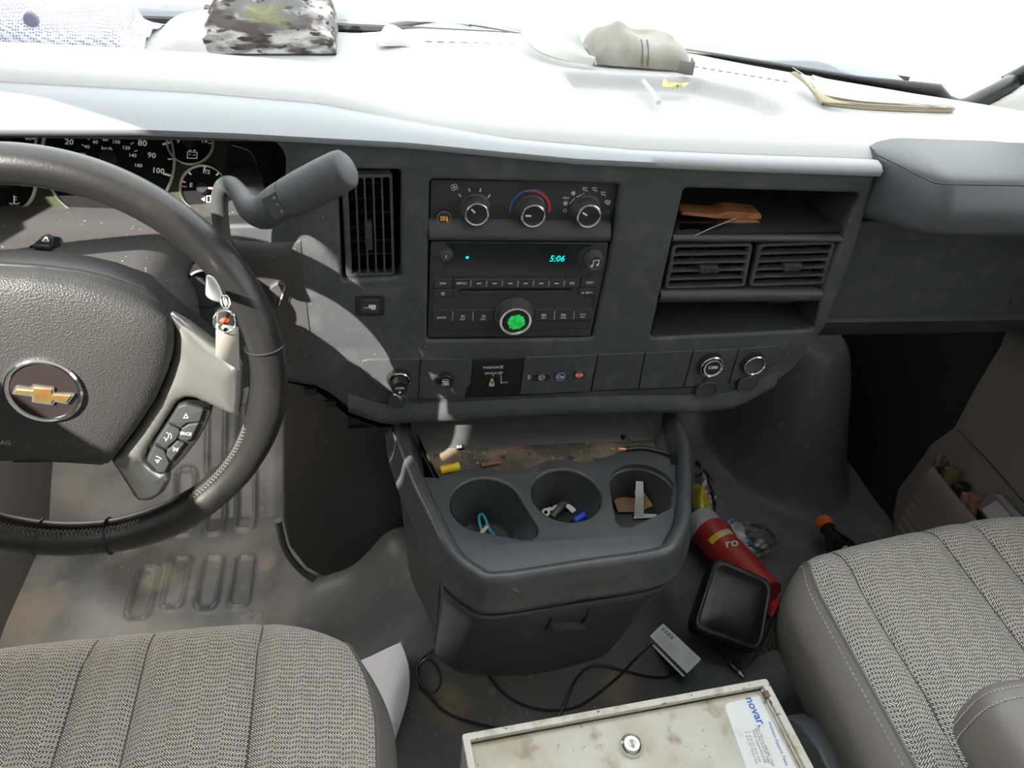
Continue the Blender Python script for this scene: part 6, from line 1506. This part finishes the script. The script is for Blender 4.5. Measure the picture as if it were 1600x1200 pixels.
c = onY(48, 31, onZ(48, 82, .928).y+.012); b = MB(); b.tube([c+Vec((0, .004, 0)), c-Vec((0, .002, 0)), c-Vec((0, .004, 0))], [.009, .008, .001], 16); b.build('cap_button', mat('button_violet', (.2, .19, .28), .8), mc)
b = lump([(592, 72, 68), (600, 72, 50), (612, 72, 42), (626, 72, 48), (640, 73, 60), (648, 73, 70)], .05, MB(), wr=.002, zfn=.934, seed=9); tag(b.build('paper_napkin', mat('napkin_white', (.78, .78, .76), .9)), 'crumpled white napkin at the base of the windscreen', 'napkin')
b = MB(); b.tube([onZ(x, y, .938) for x, y in [(1005, 127), (1018, 143), (1029, 160)]], .0035, 10); tag(b.build('pen', mat('pen_clear', (.55, .58, .58), .25)), 'pale slim pen in the tray on top of the dash', 'pen')
m_gold = mat('gold_foil', (.75, .62, .22), .3, metal=.7)
def fold(cx, cy, s, seed):
    random.seed(seed); b_ = onZ(cx, cy, .936); pts = []
    for k in range(9): a = 2*pi*k/9; pts.append(b_+Vec((s*cos(a)*random.uniform(.6, 1.2), s*.9*sin(a)*random.uniform(.6, 1.2), random.uniform(0, s*.9))))
    return b_+Vec((0, 0, s*.5)), pts
for i, (cx, cy, s, lb) in enumerate([(1043, 138, .012, 'crumpled gold foil wrapper beside the pen, left piece of two'), (1065, 138, .011, 'crumpled gold foil wrapper beside the pen, right piece of two')]):
    c, pts = fold(cx, cy, s, 20+i); b = MB(); b.add([c]+pts, [[0, 1+k, 1+(k+1) % 9] for k in range(9)]); tag(b.build('foil_wrapper', m_gold, None, sharp=5, solid=.0008), lb, 'wrapper', 'gold foil wrappers in the dash top tray')
# papers on the right
m_old = mat('old_pages', (.40, .34, .22), .85); m_oldw = mat('page_white', (.68, .66, .58), .85); m_edge = mat('page_edge', (.30, .23, .12), .9)
bk_ = thing('paper_booklet', 'thick yellowed booklet with curled pages at the right end of the dash top', 'booklet', onZ(1390, 165, .945))
b = MB()
fe = [onZ(x, y, .945) for x, y in [(1284, 166), (1340, 172), (1410, 176), (1486, 178)]]; be_ = [onZ(x, y, .945) for x, y in [(1262, 128), (1330, 146), (1400, 158), (1470, 167)]]
for k in range(5): 
    b.surf([[p+Vec((.001*k, -.001*(k % 2), .0022*k)) for p in fe], [p+Vec((.001*k, .001, .0022*k+.001)) for p in be_]], 20, 6, m=1-k % 2)
b.loft([[p+Vec((0, .001, 0)) for p in cr(fe, 20)], [p+Vec((0, .001, .009)) for p in cr(fe, 20)]], m=2)
b.build('page_block', [m_old, m_oldw, m_edge], bk_, solid=.0009)
b = MB(); fe2 = [p+Vec((0, .001, .0115)) for p in fe]; fe2[0] = fe2[0]+Vec((-.004, .004, .002))
bb = [onZ(1238, 106, .968), onZ(1290, 136, .962), onZ(1370, 152, .958), onZ(1470, 166, .956)]
b.surf([fe2, [a.lerp(c, .5)+Vec((0, 0, -.002 if i else .004)) for i, (a, c) in enumerate(zip(fe2, bb))], bb], 24, 12); b.build('cover_sheet', m_oldw, bk_, solid=.0008)
b = MB(); b.surf([[onZ(1233, 114, .958), onZ(1245, 112, .966), onZ(1256, 126, .955)], [onZ(1258, 132, .958), onZ(1266, 136, .962), onZ(1290, 150, .958)], [onZ(1276, 156, .951), onZ(1290, 160, .955), onZ(1330, 162, .957)]], 14, 14); b.build('curled_page', m_old, bk_, solid=.0008)
# ================================================================ DOOR POCKET ITEMS
zp = zt if False else pk[1].z
def px3(x, y, X=1.068): return onX(x, y, X)
def tubeitem(name, a, c, r, m, label, cat, cap=None):
    b = MB(); b.tube([a, a.lerp(c, .02), a.lerp(c, .98), c], [r*.8, r, r, r*.8], 14); return tag(b.build(name, m), label, cat)
dn_ = Vec((0, -.03, -.11))
m_clay = mat('clay_brown', (.2, .09, .065), .6)
a = px3(1512, 769, 1.066); tubeitem('capped_tube', a, a+dn_, .010, m_clay, 'brown capped tube in the door pocket, farther of the two beside the clear pack', 'tube')
a = px3(1526, 775, 1.070); tubeitem('capped_tube', a, a+dn_, .010, m_clay, 'brown capped tube in the door pocket, touching the clear pack', 'tube')
a = px3(1470, 708, 1.070); tubeitem('marker', a, a+dn_, .009, mat('marker_dark', (.06, .045, .03), .5), 'dark marker with tan tip at the front end of the door pocket', 'marker')
a = px3(1489, 734, 1.072); b = MB(); b.tube([a+Vec((0, 0, .002)), a, a+Vec((0, -.004, -.02)), a+Vec((0, -.02, -.10))], [.004, .014, .017, .017], 16); tag(b.build('glass_jar', mat('jar_amber', (.10, .085, .045), .12, spec=.7)), 'small amber bottle standing in the door pocket', 'bottle')
a = px3(1504, 756, 1.066); tubeitem('black_cylinder', a, a+dn_, .016, m_black, 'black cylinder in the middle of the door pocket', 'black_cylinder')
PF = Fr(px3(1560, 800, 1.066), (0, -1, 0), (-.12, 0, 1)); pq = [(1529, 790), (1550, 769), (1562, 773), (1640, 860), (1612, 900)]
clear = thing('blister_pack', 'clear plastic pack with white label sticking out of the door pocket', 'pack', PF.O-Vec((0, 0, .06)))
b = MB(); pu = PF.pxs(pq); b.plate(PF, rnd(ccw(pu), .004), [], -.006, .006, .002); b.build('pack_shell', mat('pack_plastic', (.16, .14, .16), .2, spec=.6), clear)
b = MB(); b.prism(PF, ccw(PF.pxs([(1533, 796), (1556, 782), (1624, 858), (1606, 884)], .007)), .006, .0066, 0); 
for k in range(4): b.pstroke(PF, [(1542+7*k, 800+9*k), (1560+7*k, 790+9*k)], 1, .0068, 1)
b.build('pack_label', [mat('label_mauve', (.42, .40, .42), .7), m_grey], clear)
# ================================================================ LIGHT
fl_ = bpy.data.lights.new('footwell_fill', 'AREA'); fl_.energy = 2.0; fl_.size = .22; fl_.color = (1, .95, .88)  # added fill light hidden under the dash, brightens the driver floor
fo = bpy.data.objects.new('footwell_fill', fl_); COL.objects.link(fo); fo.location = (-.42, .93, .585); fo.rotation_euler = (radians(-8), 0, 0)
w = bpy.data.worlds.new('World'); SC.world = w; w.use_nodes = True
bg = w.node_tree.nodes['Background']; bg.inputs[0].default_value = (.93, .97, 1.0, 1); bg.inputs[1].default_value = 3.6
sl = bpy.data.lights.new('sun', 'SUN'); sl.energy = 34.0; sl.angle = radians(.6); sl.color = (1, .93, .84)
so = bpy.data.objects.new('sun', sl); COL.objects.link(so); so.rotation_euler = SUN.to_track_quat('-Z', 'Y').to_euler(); so.location = (-3, -1, 4)
cam = bpy.data.cameras.new('camera'); co = bpy.data.objects.new('camera', cam); COL.objects.link(co)
cam.sensor_fit = 'HORIZONTAL'; cam.sensor_width = 36; cam.lens = FPX*36/1600; cam.clip_start = .02
from mathutils import Matrix
Mx = Matrix((CR, CU, -CD)).transposed().to_4x4(); Mx.translation = CAM_P; co.matrix_world = Mx
SC.camera = co
SC.view_settings.view_transform = 'Standard'; SC.view_settings.look = 'None'; SC.view_settings.exposure = 0.14; SC.view_settings.gamma = 1.12
SC.cycles.max_bounces = 8; SC.cycles.transparent_max_bounces = 12; SC.cycles.sample_clamp_indirect = 6
